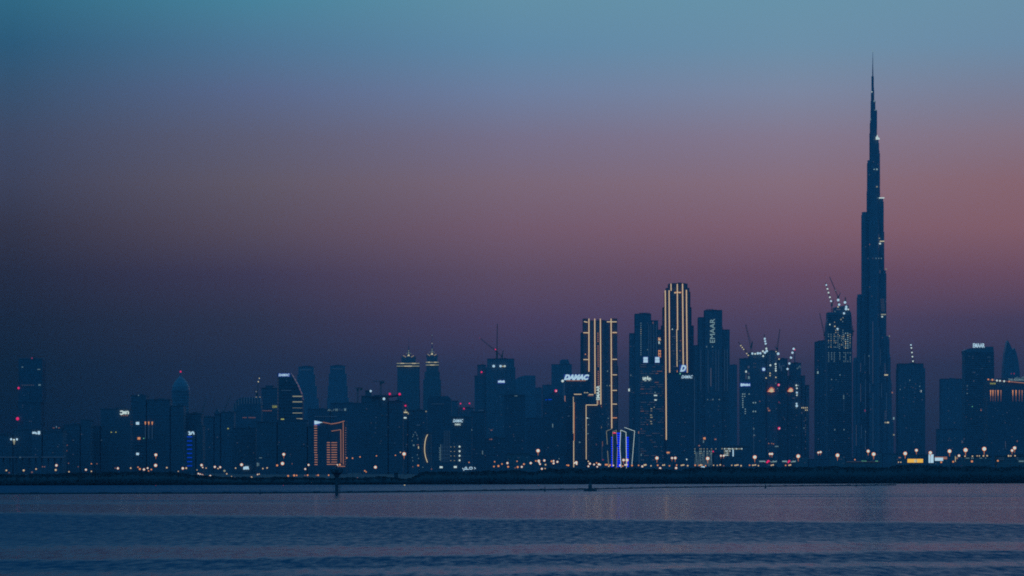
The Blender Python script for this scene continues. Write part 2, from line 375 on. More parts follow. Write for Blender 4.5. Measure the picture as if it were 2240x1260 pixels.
# ------------------------------------------------------------------ water
def shore(x):            # distance of the far shore at photo column x
    yy = 1062.2 - 5.7 * max(-0.4, min(1.4, x / 2240.0)) ** 1.0
    return CAMZ * F / (yy - HY)
def water_material():
    m = bpy.data.materials.new('creek_water'); m.use_nodes = True; nt = m.node_tree; N = nt.nodes; LK = nt.links
    b = N['Principled BSDF']
    b.inputs['Base Color'].default_value = (0.006, 0.035, 0.075, 1); b.inputs['IOR'].default_value = 1.33
    tc = N.new('ShaderNodeTexCoord'); sp = N.new('ShaderNodeSeparateXYZ'); LK.new(tc.outputs['Object'], sp.inputs[0])
    def mt(op, a, b_=None, c_=None):
        n = N.new('ShaderNodeMath'); n.operation = op
        for i, v in enumerate((a, b_, c_)):
            if v is None: continue
            if isinstance(v, (int, float)): n.inputs[i].default_value = v
            else: LK.new(v, n.inputs[i])
        return n.outputs[0]
    def noise(sx, sy, detail=2, rough=0.5, seed=0.0):
        mp = N.new('ShaderNodeMapping'); mp.inputs['Scale'].default_value = (sx, sy, 1); mp.inputs['Location'].default_value = (seed, seed * 1.7, 0)
        LK.new(tc.outputs['Object'], mp.inputs[0]); n = N.new('ShaderNodeTexNoise'); n.inputs['Scale'].default_value = 1; n.inputs['Detail'].default_value = detail
        n.inputs['Roughness'].default_value = rough; LK.new(mp.outputs[0], n.inputs['Vector']); return n.outputs[0]
    # wind streaks lie across the creek: bands in the distance q = 1/Y
    X, Y = sp.outputs[0], sp.outputs[1]
    q = mt('DIVIDE', 1000.0, Y)                       # 1..5 near, ~0.65 at the far shore
    wob = mt('MULTIPLY', mt('SUBTRACT', noise(0.006, 0.012, 3, 0.55, 3.0), 0.5), 0.17)
    wob2 = mt('MULTIPLY', mt('SUBTRACT', noise(0.05, 0.02, 4, 0.65, 9.0), 0.5), 0.12)
    # streaks tilt slightly with x
    sl = N.new('ShaderNodeMapRange'); LK.new(q, sl.inputs['Value']); sl.inputs['From Min'].default_value = 2.2; sl.inputs['From Max'].default_value = 3.6; sl.inputs['To Min'].default_value = -2.0; sl.inputs['To Max'].default_value = 1.7; sl.clamp = True
    sw = N.new('ShaderNodeMapRange'); LK.new(q, sw.inputs['Value']); sw.inputs['From Min'].default_value = 1.3; sw.inputs['From Max'].default_value = 1.9; sw.clamp = True
    tilt = mt('MULTIPLY', mt('MULTIPLY', mt('DIVIDE', X, Y), sl.outputs[0]), sw.outputs[0])
    qq = mt('ADD', mt('ADD', mt('ADD', q, mt('MULTIPLY', wob, q)), mt('MULTIPLY', wob2, q)), mt('MULTIPLY', tilt, 1.0))
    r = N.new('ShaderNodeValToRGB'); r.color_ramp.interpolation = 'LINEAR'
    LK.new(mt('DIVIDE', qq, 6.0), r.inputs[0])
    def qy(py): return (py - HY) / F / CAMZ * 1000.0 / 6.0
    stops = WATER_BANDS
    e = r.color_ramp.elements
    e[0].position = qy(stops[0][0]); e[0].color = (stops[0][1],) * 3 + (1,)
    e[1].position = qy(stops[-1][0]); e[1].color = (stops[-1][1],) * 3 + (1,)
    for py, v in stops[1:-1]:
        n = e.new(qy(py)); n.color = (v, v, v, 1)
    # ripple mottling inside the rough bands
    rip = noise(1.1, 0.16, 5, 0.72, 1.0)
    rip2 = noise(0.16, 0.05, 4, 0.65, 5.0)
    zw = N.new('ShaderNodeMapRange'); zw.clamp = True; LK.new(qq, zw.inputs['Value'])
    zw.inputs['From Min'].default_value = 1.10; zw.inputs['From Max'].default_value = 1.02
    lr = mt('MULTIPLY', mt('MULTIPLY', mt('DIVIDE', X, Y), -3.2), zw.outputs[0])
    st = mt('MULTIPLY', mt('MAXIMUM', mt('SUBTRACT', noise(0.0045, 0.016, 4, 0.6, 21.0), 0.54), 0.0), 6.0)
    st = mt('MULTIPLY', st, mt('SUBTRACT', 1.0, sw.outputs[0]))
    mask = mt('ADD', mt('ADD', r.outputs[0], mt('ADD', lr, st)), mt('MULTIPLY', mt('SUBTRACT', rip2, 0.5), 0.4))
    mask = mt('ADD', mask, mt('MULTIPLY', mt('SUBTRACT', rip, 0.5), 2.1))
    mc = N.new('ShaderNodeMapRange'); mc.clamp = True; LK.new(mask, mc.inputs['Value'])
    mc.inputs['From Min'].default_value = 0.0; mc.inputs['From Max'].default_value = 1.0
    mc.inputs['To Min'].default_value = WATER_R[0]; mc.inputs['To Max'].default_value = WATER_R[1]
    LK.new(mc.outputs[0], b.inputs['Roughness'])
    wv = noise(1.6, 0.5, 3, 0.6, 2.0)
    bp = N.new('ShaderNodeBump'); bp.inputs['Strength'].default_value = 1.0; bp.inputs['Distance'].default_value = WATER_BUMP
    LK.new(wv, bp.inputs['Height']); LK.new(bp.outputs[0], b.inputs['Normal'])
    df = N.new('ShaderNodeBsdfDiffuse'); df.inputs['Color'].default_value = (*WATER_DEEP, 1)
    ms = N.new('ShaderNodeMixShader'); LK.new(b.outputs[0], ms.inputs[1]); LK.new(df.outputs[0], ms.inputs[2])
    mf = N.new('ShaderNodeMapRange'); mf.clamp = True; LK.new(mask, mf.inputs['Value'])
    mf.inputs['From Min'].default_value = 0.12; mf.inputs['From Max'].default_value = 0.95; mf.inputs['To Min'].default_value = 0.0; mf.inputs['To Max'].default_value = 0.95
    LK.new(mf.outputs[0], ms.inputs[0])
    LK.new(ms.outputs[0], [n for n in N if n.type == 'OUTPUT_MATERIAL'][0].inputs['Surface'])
    return m
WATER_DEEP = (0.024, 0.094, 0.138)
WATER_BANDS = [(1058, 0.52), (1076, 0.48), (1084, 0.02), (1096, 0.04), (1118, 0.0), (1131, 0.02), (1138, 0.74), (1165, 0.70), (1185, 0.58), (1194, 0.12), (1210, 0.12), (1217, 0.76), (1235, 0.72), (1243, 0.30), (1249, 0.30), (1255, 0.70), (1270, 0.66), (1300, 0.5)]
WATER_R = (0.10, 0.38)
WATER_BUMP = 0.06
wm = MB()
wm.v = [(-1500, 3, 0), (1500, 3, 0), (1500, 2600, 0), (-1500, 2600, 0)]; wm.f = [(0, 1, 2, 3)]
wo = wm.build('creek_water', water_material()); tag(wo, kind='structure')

# ------------------------------------------------------------------ land
lm = MB(); xs = list(range(-5200, 7600, 40))
rows = []
for x in xs:
    d = shore(max(-900, min(3100, x))); wx = PW(x - 1120, d)
    rows.append([(wx, d, -0.3), (wx * 1.004, d + 6, 0.35), (wx * 1.02, d + 30, 0.8), (PW(x - 1120, 3500), 3500, 0.8), (PW(x - 1120, 11200), 11200, 0.8)])
for rr in rows: lm.v += rr
for i in range(len(xs) - 1):
    for j in range(4):
        a = i * 5 + j; lm.f.append((a, a + 5, a + 6, a + 1))
M_LAND = principled('sandy_salt_ground', (0.045, 0.048, 0.046), 0.9, noise=(0.01, 0.3))
lo = lm.build('ground', M_LAND); tag(lo, kind='structure')

# mangroves along the far bank: one thicket no one could count
M_LEAF = principled('mangrove_foliage', (0.032, 0.066, 0.072), 1.0, noise=(0.08, 0.06), spec=0.05)
PROF = [(-400,1040),(-200,1042),(0,1037),(60,1037),(140,1035),(240,1032),(330,1031),(400,1034),(430,1038),(480,1042),(560,1044),(640,1043),(700,1045),(745,1045),(800,1044),(830,1042),(866,1044),(885,1047),(900,1046),(908,1041),(918,1034),(930,1031),(970,1031),(1005,1032),(1050,1030),(1090,1029),(1120,1027),(1150,1031),(1165,1033),(1185,1027),(1205,1024),(1228,1027),(1250,1023),(1278,1027),(1300,1025),(1322,1023),(1360,1023),(1400,1024),(1450,1026),(1490,1028),(1508,1023),(1560,1021),(1600,1021),(1650,1023),(1700,1020),(1760,1021),(1800,1019),(1870,1021),(1930,1022),(1960,1018),(2000,1015),(2050,1019),(2100,1020),(2150,1018),(2185,1023),(2205,1021),(2240,1018),(2400,1016),(2700,1020)]
def prof(x):
    return np.interp(x, [p[0] for p in PROF], [p[1] for p in PROF])
def thicket():
    mb = MB(); xs = np.arange(-420, 2720, 4.0)
    wig = np.cumsum(rng.normal(0, 1, len(xs))); wig -= np.convolve(wig, np.ones(15) / 15, 'same'); wig = np.clip(wig, -2, 2)
    for i, x in enumerate(xs):           # solid woody core, lens shaped in section
        d = shore(x) + 3
        yt = prof(x) + 2.0 + wig[i] * 0.35
        dt = d + 16; zt = CAMZ + (HY - yt) / F * dt
        sect = [(d, -0.4), (d - 1, 0.9), (d + 3, zt * 0.62), (dt, zt), (dt + 22, zt * 0.97), (dt + 45, -0.2)]
        for (yy, zz) in sect: mb.v.append((PW(x - 1120, yy), yy, zz + rng.normal(0, 0.12)))
    for i in range(len(xs) - 1):
        for j in range(5):
            a = i * 6 + j; mb.f.append((a, a + 6, a + 7, a + 1))
    # leaf sprays
    n = 70000
    px = rng.uniform(-420, 2715, n); u = rng.random(n) ** 1.4
    cl = np.sin(px * 0.19) + np.sin(px * 0.083 + 1.3) + np.sin(px * 0.47 + 2)
    front = rng.random(n) < 0.55
    d0 = np.array([shore(x) for x in px]) + 3
    yt = prof(px) + 0.9 - cl * 0.55
    dt = d0 + 16 + rng.uniform(-8, 24, n)
    zt = CAMZ + (HY - yt) / F * (d0 + 16)
    zz = np.where(front, zt * (0.04 + 0.96 * rng.random(n)), zt * (0.90 + 0.10 * rng.random(n)) - 0.25 * u)
    yy = np.where(front, d0 - 1.5 + (zz / zt) ** 2 * 17 + rng.uniform(-0.8, 0.4, n), dt)
    xx = (px - 1120) / F * yy
    V = []; Fc = []; base = len(mb.v)
    sz = rng.uniform(0.16, 0.42, n)
    a = rng.normal(size=(n, 3)); a /= np.linalg.norm(a, axis=1)[:, None]
    b = np.cross(a, rng.normal(size=(n, 3))); b /= np.linalg.norm(b, axis=1)[:, None]
    c = np.stack([xx, yy, zz], 1)
    quad = np.stack([c - a * sz[:, None], c - b * sz[:, None] * 0.7, c + a * sz[:, None], c + b * sz[:, None] * 0.7], 1).reshape(-1, 3)
    core_v = np.array(mb.v); nv = len(core_v)
    verts = np.vstack([core_v, quad])
    lo_ = np.concatenate([np.array(mb.f).ravel(), np.arange(n * 4) + nv])
    nf = len(mb.f) + n
    me = bpy.data.meshes.new('mangrove_thicket')
    me.vertices.add(len(verts)); me.vertices.foreach_set('co', verts.ravel())
    me.loops.add(len(lo_)); me.loops.foreach_set('vertex_index', lo_)
    me.polygons.add(nf); me.polygons.foreach_set('loop_start', np.arange(nf) * 4)
    me.update(calc_edges=True); me.validate(); me.materials.append(M_LEAF)
    o = bpy.data.objects.new('mangrove_thicket', me); COL.objects.link(o)
    tag(o, 'dark mangrove thicket running along the far bank of the creek', 'mangroves', kind='stuff')
thicket()

# ------------------------------------------------------------------ the city, left to right
def faint(b, n, x0, x1, y0, y1, ks='ei', step=4.4):
    for _ in range(n):
        y = y0 + step * int((y1 - y0) * random.random() / step)
        b.light(random.uniform(x0 + 1, x1 - 1), y, random.uniform(1.2, 2.4), 1.7, random.choice(ks))
G_L = 'buildings on the dark left side of the skyline'
b = Bld('office_tower', 'tall plain dark tower with red beacons, leftmost tall tower', 5200, cx=66, depth=40)
b.block(40.5, 92.5, 786, 'g', yb=880, style='g'); b.block(38.5, 89, 880, 'g', dy=0.8, roof=False, style='g')
b.lights([(70,783.5,3,2.5)], 'r', 'beacon_light'); b.lamp(41, 849, 5, 'R', 'beacon_light'); b.lamp(39, 916, 7, 'R', 'beacon_light')
b.lights([(49,803,3,2),(85,808,6,1.6),(86.5,842,5,3)], 'w'); b.lights([(49+4*i,842.5) for i in range(7)], 'i'); faint(b, 10, 42, 88, 860, 960)
def low(name, label, D, blocks, extra=None, cat='building', group=G_L, st='d', depth=36):
    xs_ = [q for t in blocks for q in t[:2]]
    b = Bld(name, label, D, cat, group, cx=(min(xs_) + max(xs_)) / 2, depth=depth)
    for i, t in enumerate(blocks):
        b.block(t[0], t[1], t[2], t[3] if len(t) > 3 else st, dy=0.9 * i, style=t[4] if len(t) > 4 else 'h')
    if extra: extra(b)
    return b
def ex(b):
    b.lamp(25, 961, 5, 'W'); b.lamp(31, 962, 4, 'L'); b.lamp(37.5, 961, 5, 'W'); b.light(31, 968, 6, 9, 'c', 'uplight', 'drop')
low('office_building', 'dark building with three white lights at left edge', 4300, [(-30,28,952),(28,70,941)], ex)
def ex(b):
    b.glyphs([[(72,944.5),(72,949)],[(74,949),(74.5,945),(77,946),(77,949)],[(79,945),(79,949),(81.5,948.5)],[(83.5,944),(83.5,949.5),(87,949.5),(87,944),(83.5,944)],[(85.2,944),(85.2,949.5)]], 'W', wid=2.0); faint(b, 6, 72, 135, 955, 1000)
low('office_building', 'dark building with small white sign beneath the leftmost tower', 4250, [(68,92,941),(92,138,944.5)], ex)
low('office_building', 'plain dark block with twin dim roof lights', 4350, [(108,138,938),(138,175,930),(175,198,920)],
    lambda b: (b.lights([(117.5,936,4,1.6,'o'),(123.5,934,1.8,4,'w'),(129,936,4,1.6,'o'),(146,986,2,2,'o'),(147,974,2,2,'o')]), faint(b,6,140,195,950,1000)))
low('office_building', 'dark block with white sign of curled letters', 4400, [(197,219,934),(219,285,896)],
    lambda b: (b.glyphs([[(263,900),(268,899),(270,903),(266,907),(263,905)],[(271,906),(272,900),(276,906),(276,899)],[(279,899),(281.5,903),(280,906)]], 'L', wid=2.6),
    b.lights([(266+i*4.2,908.8,2,1.5) for i in range(4)], 'q'), b.lights([(243.5,945.5,2.4,2),(253.5,945.5,2.4,2)], 'y'), b.light(222,963,3,3,'e')))
def ex(b):
    b.light(301,926,7,6,'W','lit_panel'); b.light(301,993,6,5,'W','lit_panel'); b.light(304,959,6,5,'O'); b.light(314.5,959,2,2,'G'); b.light(303,865,2,2,'w','beacon_light')
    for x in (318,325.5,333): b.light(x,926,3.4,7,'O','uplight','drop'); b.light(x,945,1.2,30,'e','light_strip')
low('office_building', 'dark stepped block with white panels and three orange lights', 4500, [(286,320,866.5),(320,372,875.5),(372,402,889)], ex)
low('office_building', 'dark block right of the stepped one', 4550, [(402,441,906),(346,404,925)], lambda b: b.lights([(378,934,4,1.6),(388,934.5,8,2),(380,944,3,2)], 'e'))
# domed, pointed tower
b = Bld('domed_tower', 'pointed rounded tower with a red beacon above the dark blocks', 6300, group=G_L, cx=393.5, depth=30)
pr = [(PW(19.6, 6300), -1.5), (PW(19.6, 6300), b.Z(853)), (PW(18.5, 6300), b.Z(845)), (PW(14, 6300), b.Z(836)), (PW(8.5, 6300), b.Z(829)), (PW(3.5, 6300), b.Z(824)), (PW(0.6, 6300), b.Z(821))]
MB().ring(0, 0, pr, 24).build('wall', M_CONC, b.root); mb = MB()
for z in np.arange(b.Z(1000), b.Z(853), 5.0): mb.ring(0, 0, [(PW(19.6,6300)+.5, z), (PW(19.6,6300)+.5, z+1)], 24)
mb.build('floor_ledge', M_ROOF, b.root); MB().ring(0, 0, [(1.0, b.Z(824)), (0.4, b.Z(813.5))], 8).build('mast', M_POLE, b.root)
q = b.lamp(393.5, 812.5, 4, 'R', 'beacon_light'); q.location.y = 0
# blue barred building
def ex(b):
    b.glyphs([[(412,945),(416,945),(415,948),(417,950),(412.5,950.5)],[(418,950.5),(420,945),(423,945),(424.5,950.5)]], 'W', wid=2.4)
    for i in range(8): b.light(414.8, 955.6 + i * 9.05, 11, 2.2, 'b', 'light_bar')
low('office_building', 'dark block with a column of blue light bars', 4200, [(404,428,944),(428,444,932)], ex)
low('office_building', 'dark long low block with slender roof pinnacle', 5000, [(430,468,913),(468,482,906),(482,512,903)],
    lambda b: (b.shape([(468,906),(482,906),(477,896),(475,887),(473,897)], 'd', 'pinnacle', dd=8), b.light(499,937.5,3,2.4,'y'), faint(b,5,440,505,930,990)))
# curved building
b = Bld('curved_tower', 'broad dark building with a curved sloping left roofline', 5300, group=G_L, cx=540)
b.shape([(508,9999),(508,893),(512,884),(518,875),(526,869.5),(571,869),(571,9999)], 'd')
for x in range(510, 571, 6): b.light(x, 872 + max(0, (526-x))*1.1 + 4, .9, 14, 'e', 'fin_light')
b.lights([(532+i*3.2,913.5,1.8,1.8) for i in range(9) if i not in (3,)], 'o'); b.lights([(510,916,6,2)], 'e')
low('office_building', 'dark block behind, between curved building and sloped tower', 5500, [(571,607,850),(580,598,845)],
    lambda b: (b.lights([(571+i*3.2,898.5,1.8,1.5) for i in range(8)], 'o'), b.text('DUBAI', 596, 606, 887, 892, 'y')))
# sloped tower with five lit balconies
b = Bld('sloped_tower', 'sloped-shoulder tower with white sign and five lit balconies', 4600, group=G_L, cx=634, depth=34)
b.shape([(606.5,9999),(606.5,816),(635,816),(639,821),(651,842),(659,862),(661.5,874),(661.5,9999)], 'g')
mb = MB(); 
for y in np.arange(829, 925, 7.0): mb.box(b.X(606), b.X(min(661, 636 + max(0, (y-818))*0.55)), b.yf()-.8, b.yf()-.02, b.Z(y), b.Z(y)+1.0)
mb.build('floor_ledge', M_ROOF, b.root)
b.text('DAMAC', 609.5, 633.5, 817.5, 823, 'W', shear=0.3, bold=0.04, edge='U')
for i, y in enumerate((867, 879, 891.5, 903.8)): b.light(650.5, y, 21, 2.2, 'c', 'balcony_light')
b.light(655, 916, 13, 2, 'c', 'balcony_light'); b.light(618,917.5,7,3.4,'y'); b.light(608,880,0.9,110,'i','light_strip'); b.lights([(622,849,26,1.2),(626,854,22,1.2)], 'e', 'light_bar'); b.light(627,833,2,2,'e')
low('office_building', 'wide dark block below the sloped tower', 4100, [(560,606,925),(606,672,921),(672,689,934)], lambda b: (faint(b,10,565,680,950,1005), b.lights([(570,1001.5,6,1.4),(563,1016,2,8),(566,1016,1.5,6)], 'w')))
low('office_building', 'dark block left of the wide one', 4150, [(508,560,938)], lambda b: (faint(b,5,512,556,960,1000), b.glyphs([[(533,1027),(534,1021),(536,1027),(538,1020),(540,1027),(542,1020),(544,1027)],[(533,1023),(544,1023)]], 'W', wid=2.2)))
# twin faint towers
for (lb, pts) in (('pale hazy stepped tower, left of a twin pair', [(652,687,803),(649.5,690,819),(648.5,694,844),(648,698,872)]), ('pale hazy stepped tower, right of a twin pair', [(721.5,755.5,801),(718.5,759,817),(716.5,761.5,844),(715,764,870)])):
    b = Bld('residential_tower', lb, 8300, group='twin hazy towers', cx=(pts[0][0]+pts[0][1])/2, depth=34)
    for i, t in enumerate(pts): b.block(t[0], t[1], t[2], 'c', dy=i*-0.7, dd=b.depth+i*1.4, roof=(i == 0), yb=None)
    m = (pts[0][0]+pts[0][1])/2; y = pts[0][2]
    MB().prism([(b.X(m-14),b.Z(y-.8)),(b.X(m+14),b.Z(y-.8)),(b.X(m+9),b.Z(y-2.6)),(b.X(m),b.Z(y-3.4)),(b.X(m-9),b.Z(y-2.6))], -8, 8).build('roof_crown', M_ROOF, b.root)
    b.light(m, y+6, 24, 1.0, 'e', 'light_strip', dy=-3)
low('office_building', 'hazy block behind the orange-outlined building, with faint signs', 5600, [(672,722,896),(722,792,883)],
    lambda b: (b.glyphs([[(717,899),(720,895),(720,899)],[(722,899),(723,896)],[(725,899),(727,899)],[(729,898),(731,895)]], 'w', wid=1.1), b.lights([(734,896.5,1.2,5),(736.3,896.5,1.2,5),(738.4,896.5,1.2,5)], 'w'), b.lights([(743.5,896,2,5),(748,897,3,3)], 'e'), b.light(755,896,4,5,'w'),
    b.lights([(690+i*4.5,911,3,1.2) for i in range(11)], 'e')), group=None)
# orange outlined building
b = Bld('orange_outlined_building', 'building outlined in orange light with a V-shaped roof', 4000, 'building', cx=723, depth=40)
b.shape([(687.5,9999),(687.5,921),(700,922),(723,927.5),(740,925),(757,920),(757,9999)], 'g')
b.strip([(706,923.5),(723.5,927)], 2.0, 'q', None); b.strip([(724,927.5),(740,925),(753.5,921)], 2.2, 'q', None)
b.strip([(750.8,924),(751,1016)], 1.9, 'q', None); b.strip([(725,943),(745.5,940)], 1.6, 'q', None); b.strip([(745.5,940),(746,1012)], 1.9, 'q', None)
b.shape([(688,920),(693,921),(706,924),(690,928.5),(688,928)], emi('W'), 'lit_corner_sign', dy=-1.5, dd=1.2)
b.light(693,925.5,13,10,'U','sign_halo_sheet',dy=0.0,dep=0.3)  # blue halo of the sign, painted as an emissive sheet
for i in range(17): b.light(690.5+(0 if i < 12 else 0.8), 931.5+i*5.3, 6.4, 2.0, 'q', 'balcony_light')
for i in range(9):
    b.light(718.5, 968.3+i*5.3, 6.6, 2.1, 'q', 'balcony_light'); b.light(731, 968.3+i*5.3, 12.4, 1.8, 'q', 'balcony_light')
b.light(726,1015.8,22,1.7,'q','balcony_light'); b.light(745,1020,20,1.8,'q','balcony_light')
for i in range(16): b.light(756-(0.8 if i > 12 else 0), 936+i*5.3, 2.2, 1.6, 'o', 'balcony_light')
# dark slab with canopy
b = Bld('canopy_roof_building', 'big dark slab with overhanging roof canopy and red beacons', 4300, 'building', cx=838, depth=40)
b.block(789.5,849,868,'d'); b.block(849,882,879,'d',dy=1.0); b.block(797.5,812.5,856,'d',dy=8,dd=14,yb=867)
b.shape([(812,868),(812,866),(875,862.5),(877,864.5),(850,868)], M_ROOF, 'roof_canopy', dy=-4)
b.lamp(811,855.5,5,'W'); b.lamp(840,872.5,6,'W'); b.lamp(853,862,5,'R','beacon_light',dy=-4.5); b.lamp(874.5,862.5,5.5,'R','beacon_light',dy=-4.5)
b.lights([(823,913,3),(822,925),(822,936),(821,947,3),(832,970)], 'e'); faint(b, 10, 792, 880, 890, 990)
low('office_building', 'dark block with stacked lit terrace and red beacon', 4500, [(880,892,884),(892,934,899)],
    lambda b: (b.lights([(887,902,9,2.6,'C'),(893,904.5,2.4,4,'c'),(886,914,6.5,3,'L'),(877.5,897.5,4,1.4,'w'),(877,907,4,1.6,'c'),(878,913,5,2,'C'),(878,934.5,3,3,'c'),(932,900,3,2.4,'c'),(915,930,8,1.6,'e')]), b.lamp(887,887.5,4,'R','beacon_light'),
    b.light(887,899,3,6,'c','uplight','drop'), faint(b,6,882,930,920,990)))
# small arch outline building
b = Bld('arched_building', 'low building with dotted pointed-arch outline of faint lights', 4000, 'building', cx=908, depth=20)
b.shape([(900.5,9999),(900.5,962),(903,953),(908,945),(913,953),(916,962),(916,9999)], 'd')
for x, y in [(908,945.5),(904.5,951),(903,955),(901.5,964),(912,952),(914,960),(915.5,973),(902,1001),(903,1008),(913,995),(915.5,1003)]: b.light(x,y,1.6,1.8,'w')
b.light(905,974,3.6,3.2,'w'); b.light(915.5,979,1.8,5,'C'); b.light(914,973,5,1.2,'o')
# lit arc
b = Bld('arc_lit_building', 'low dark building with one tall curved cream light', 4000, 'building', cx=932, depth=24)
b.block(921,944,948,'d')
b.strip([(935.3,950.5),(931.8,958),(929.8,967),(928.8,977),(929,989),(931,1000),(935,1011.5)], 2.1, 'C', 'o', 'light_arc')
# mesh fronted tower
b = Bld('office_tower', 'dark chamfer-topped tower right of the lit arc', 4800, cx=961, depth=36)
b.shape([(935.5,9999),(935.5,876),(940,867),(980,866),(987,873),(987,9999)], 'd'); b.lights([(946+i*4,883.5,3,1) for i in range(7)], 'e', 'light_strip')
for i in range(6): b.light(964+i*3.9,975 if i > 1 else 990,0.8,66 if i > 1 else 36,'e' if i > 0 else 'w','light_strip')
for i in range(5): b.light(973,978+i*8,20,0.7,'e','light_strip')
for i in range(6): b.light(961.5+0.4*(i%2),980+i*5,1.2,3,'w')
# damac B
b = Bld('office_building', 'dark block with two-line white slanted sign', 4300, 'building', cx=1009, depth=36)
b.block(985.5,1033,914,'d'); b.text('DAMAC', 990.8, 1013.3, 916.8, 924, 'W', shear=0.35, bold=0.035, edge=None); b.text('DAMAC', 995, 1008, 926.3, 930.5, 'L', shear=0.2, bold=0.03)
for i in range(4):
    b.lamp(1005.3,977+i*10,4.2,'L'); b.light(994,977.5+i*10,1.8,1.8,'c'); b.light(985.8+.5,977.5+i*10,1.8,1.8,'c')
b.light(992.5,969.5,2,2,'e'); b.light(1038-6,940.5,2,2,'w')
b.light(965,1022,6.5,4,'L','lit_panel') ; b.light(996,1021.5,6.5,4,'L','lit_panel')
low('office_building', 'hazy block with three red beacons between dark towers', 6000, [(985,1003,878),(1003,1036,893)],
    lambda b: (b.lamp(1007.5,883,3.4,'R','beacon_light'), b.lamp(1027,882.5,3.4,'R','beacon_light'), b.lamp(1015,894,3.6,'R','beacon_light'),
      MB().beam((b.X(1007.5),-15,b.Z(893)),(b.X(1007.5),-15,b.Z(883)),.8).beam((b.X(1027),-15,b.Z(893)),(b.X(1027),-15,b.Z(882.5)),.8).build('mast',M_POLE,b.root)), group=None)
# Arabic roadside sign
b = Bld('roadside_sign', 'white glowing Arabic script sign above the mangroves', 2600, 'sign', cx=1026, depth=1.5)
b.block(1010,1043,1032,'d',roof=False); 
b.glyphs([[(1011.5,1024),(1014,1026.5),(1022,1026.5),(1021,1026.5)],[(1017.5,1026),(1017.5,1022),(1020.5,1022),(1021,1026.5),(1026,1026.8)],[(1026.5,1026),(1027.5,1022),(1032.5,1022),(1033.5,1025),(1031.5,1026.3),(1027,1026.3)],[(1037.5,1022),(1040.5,1025.5)],[(1013.5,1029.3),(1015.5,1029.3)],[(1037,1026),(1038,1026)]], 'W', wid=1.5)
MB().box(b.X(1012), b.X(1012)+.25, -.2, .2, -1, b.Z(1021)).box(b.X(1041), b.X(1041)+.25, -.2, .2, -1, b.Z(1021)).box(b.X(1012), b.X(1041), -.15, .15, b.Z(1027.5), b.Z(1026.8)).build('sign_frame', M_POLE, b.root)

# crown topped twin towers
for (lb, x0, x1, yb1, yb2, ux0, ux1, fx0, fx1, ut, sp, flare, bodyx) in (
    ('wide crown-topped tower with double cream light bands, left of the pair', 868,917.5,795,801,878,909,878,909,779,737,False,[(869,917,803),(868.7,917.8,850)]),
    ('slimmer crown-topped tower with flared top, right of the pair', 931.5,959.5,792.5,798.5,935,955.5,932,957.5,776,731,True,[(932.5,958.5,799),(928.5,961.5,813),(925.5,964,830)])):
    D = 7000; b = Bld('crown_topped_tower', lb, D, group='crown-topped towers', cx=(x0+x1)/2, depth=36)
    for i, t in enumerate(bodyx): b.block(t[0], t[1], t[2], 's', dy=-0.8*i, dd=36+1.6*i, roof=False, style='v')
    mb = MB(); mb.box(b.X(x0), b.X(x1), b.yf()-1, -b.yf()+1, b.Z(yb2)-1, b.Z(yb1)+1); mb.build('light_band_cornice', M_STONE, b.root)
    for yy in (yb1, yb2):
        segs = 6; 
        for i in range(segs):
            xa = x0 + (x1-x0)*i/segs; b.light(xa+(x1-x0)/segs/2, yy, (x1-x0)/segs, 1.7, 'C' if i in ((1,4) if yy == yb1 else (2,3)) else 'c', 'light_band', dy=-2)
    b.shape([(ux0, yb1),(fx0, ut+3),(fx0, ut),(fx0+(fx1-fx0)*.3, ut+2),((fx0+fx1)/2, ut-0.5),(fx0+(fx1-fx0)*.7, ut+2),(fx1, ut),(fx1, ut+3),(ux1, yb1)], 's', 'crown_block', dy=5, dd=26)
    m = (fx0+fx1)/2; w_ = fx1-fx0
    for sx in (-1, 1): b.strip([(m+sx*w_*.38, ut-1.5),(m+sx*w_*.18, ut+2)], 1.6, 'c', 'o', 'crown_light', dy=4)
    prc = [(PW(5.4,D), b.Z(ut+2)), (PW(5.4,D), b.Z(ut-2)), (PW(4,D), b.Z(ut-3)), (PW(4.6,D), b.Z(ut-6)), (PW(3.2,D), b.Z(ut-7)), (PW(2.8,D), b.Z(ut-11)), (PW(1.5,D), b.Z(ut-13)), (PW(1,D), b.Z(ut-19)), (PW(.35,D), b.Z(ut-24)), (PW(.25,D), b.Z(sp))]
    MB().ring(b.X(m), 0, prc, 12).build('spire', M_STEEL, b.root)
    for dx, dy_, s_, kk in [(0,-2,4.5,'C'),(-2.5,0,2.5,'c'),(2,1,2.5,'c'),(0,-9,2,'c'),(0,-12.5,2,'c'),(-1.5,-8,1.4,'w'),(1.5,-8,1.4,'w'),(-4.8,-6,1.4,'c'),(4.8,-6,1.4,'c'),(-3,-6,1.2,'w'),(3,-6,1.2,'w'),(0,-6,2,'c')]:
        q = b.lamp(m+dx, ut+dy_, s_, kk, 'crown_light'); q.location.y = -PW(6.5,D)
    if sp < 735:
        b.lamp(m, 750.5, 2.4, 'c', 'crown_light').location.y = -1.5; b.lamp(m, 733, 2.2, 'w', 'beacon_light').location.y = -1.5
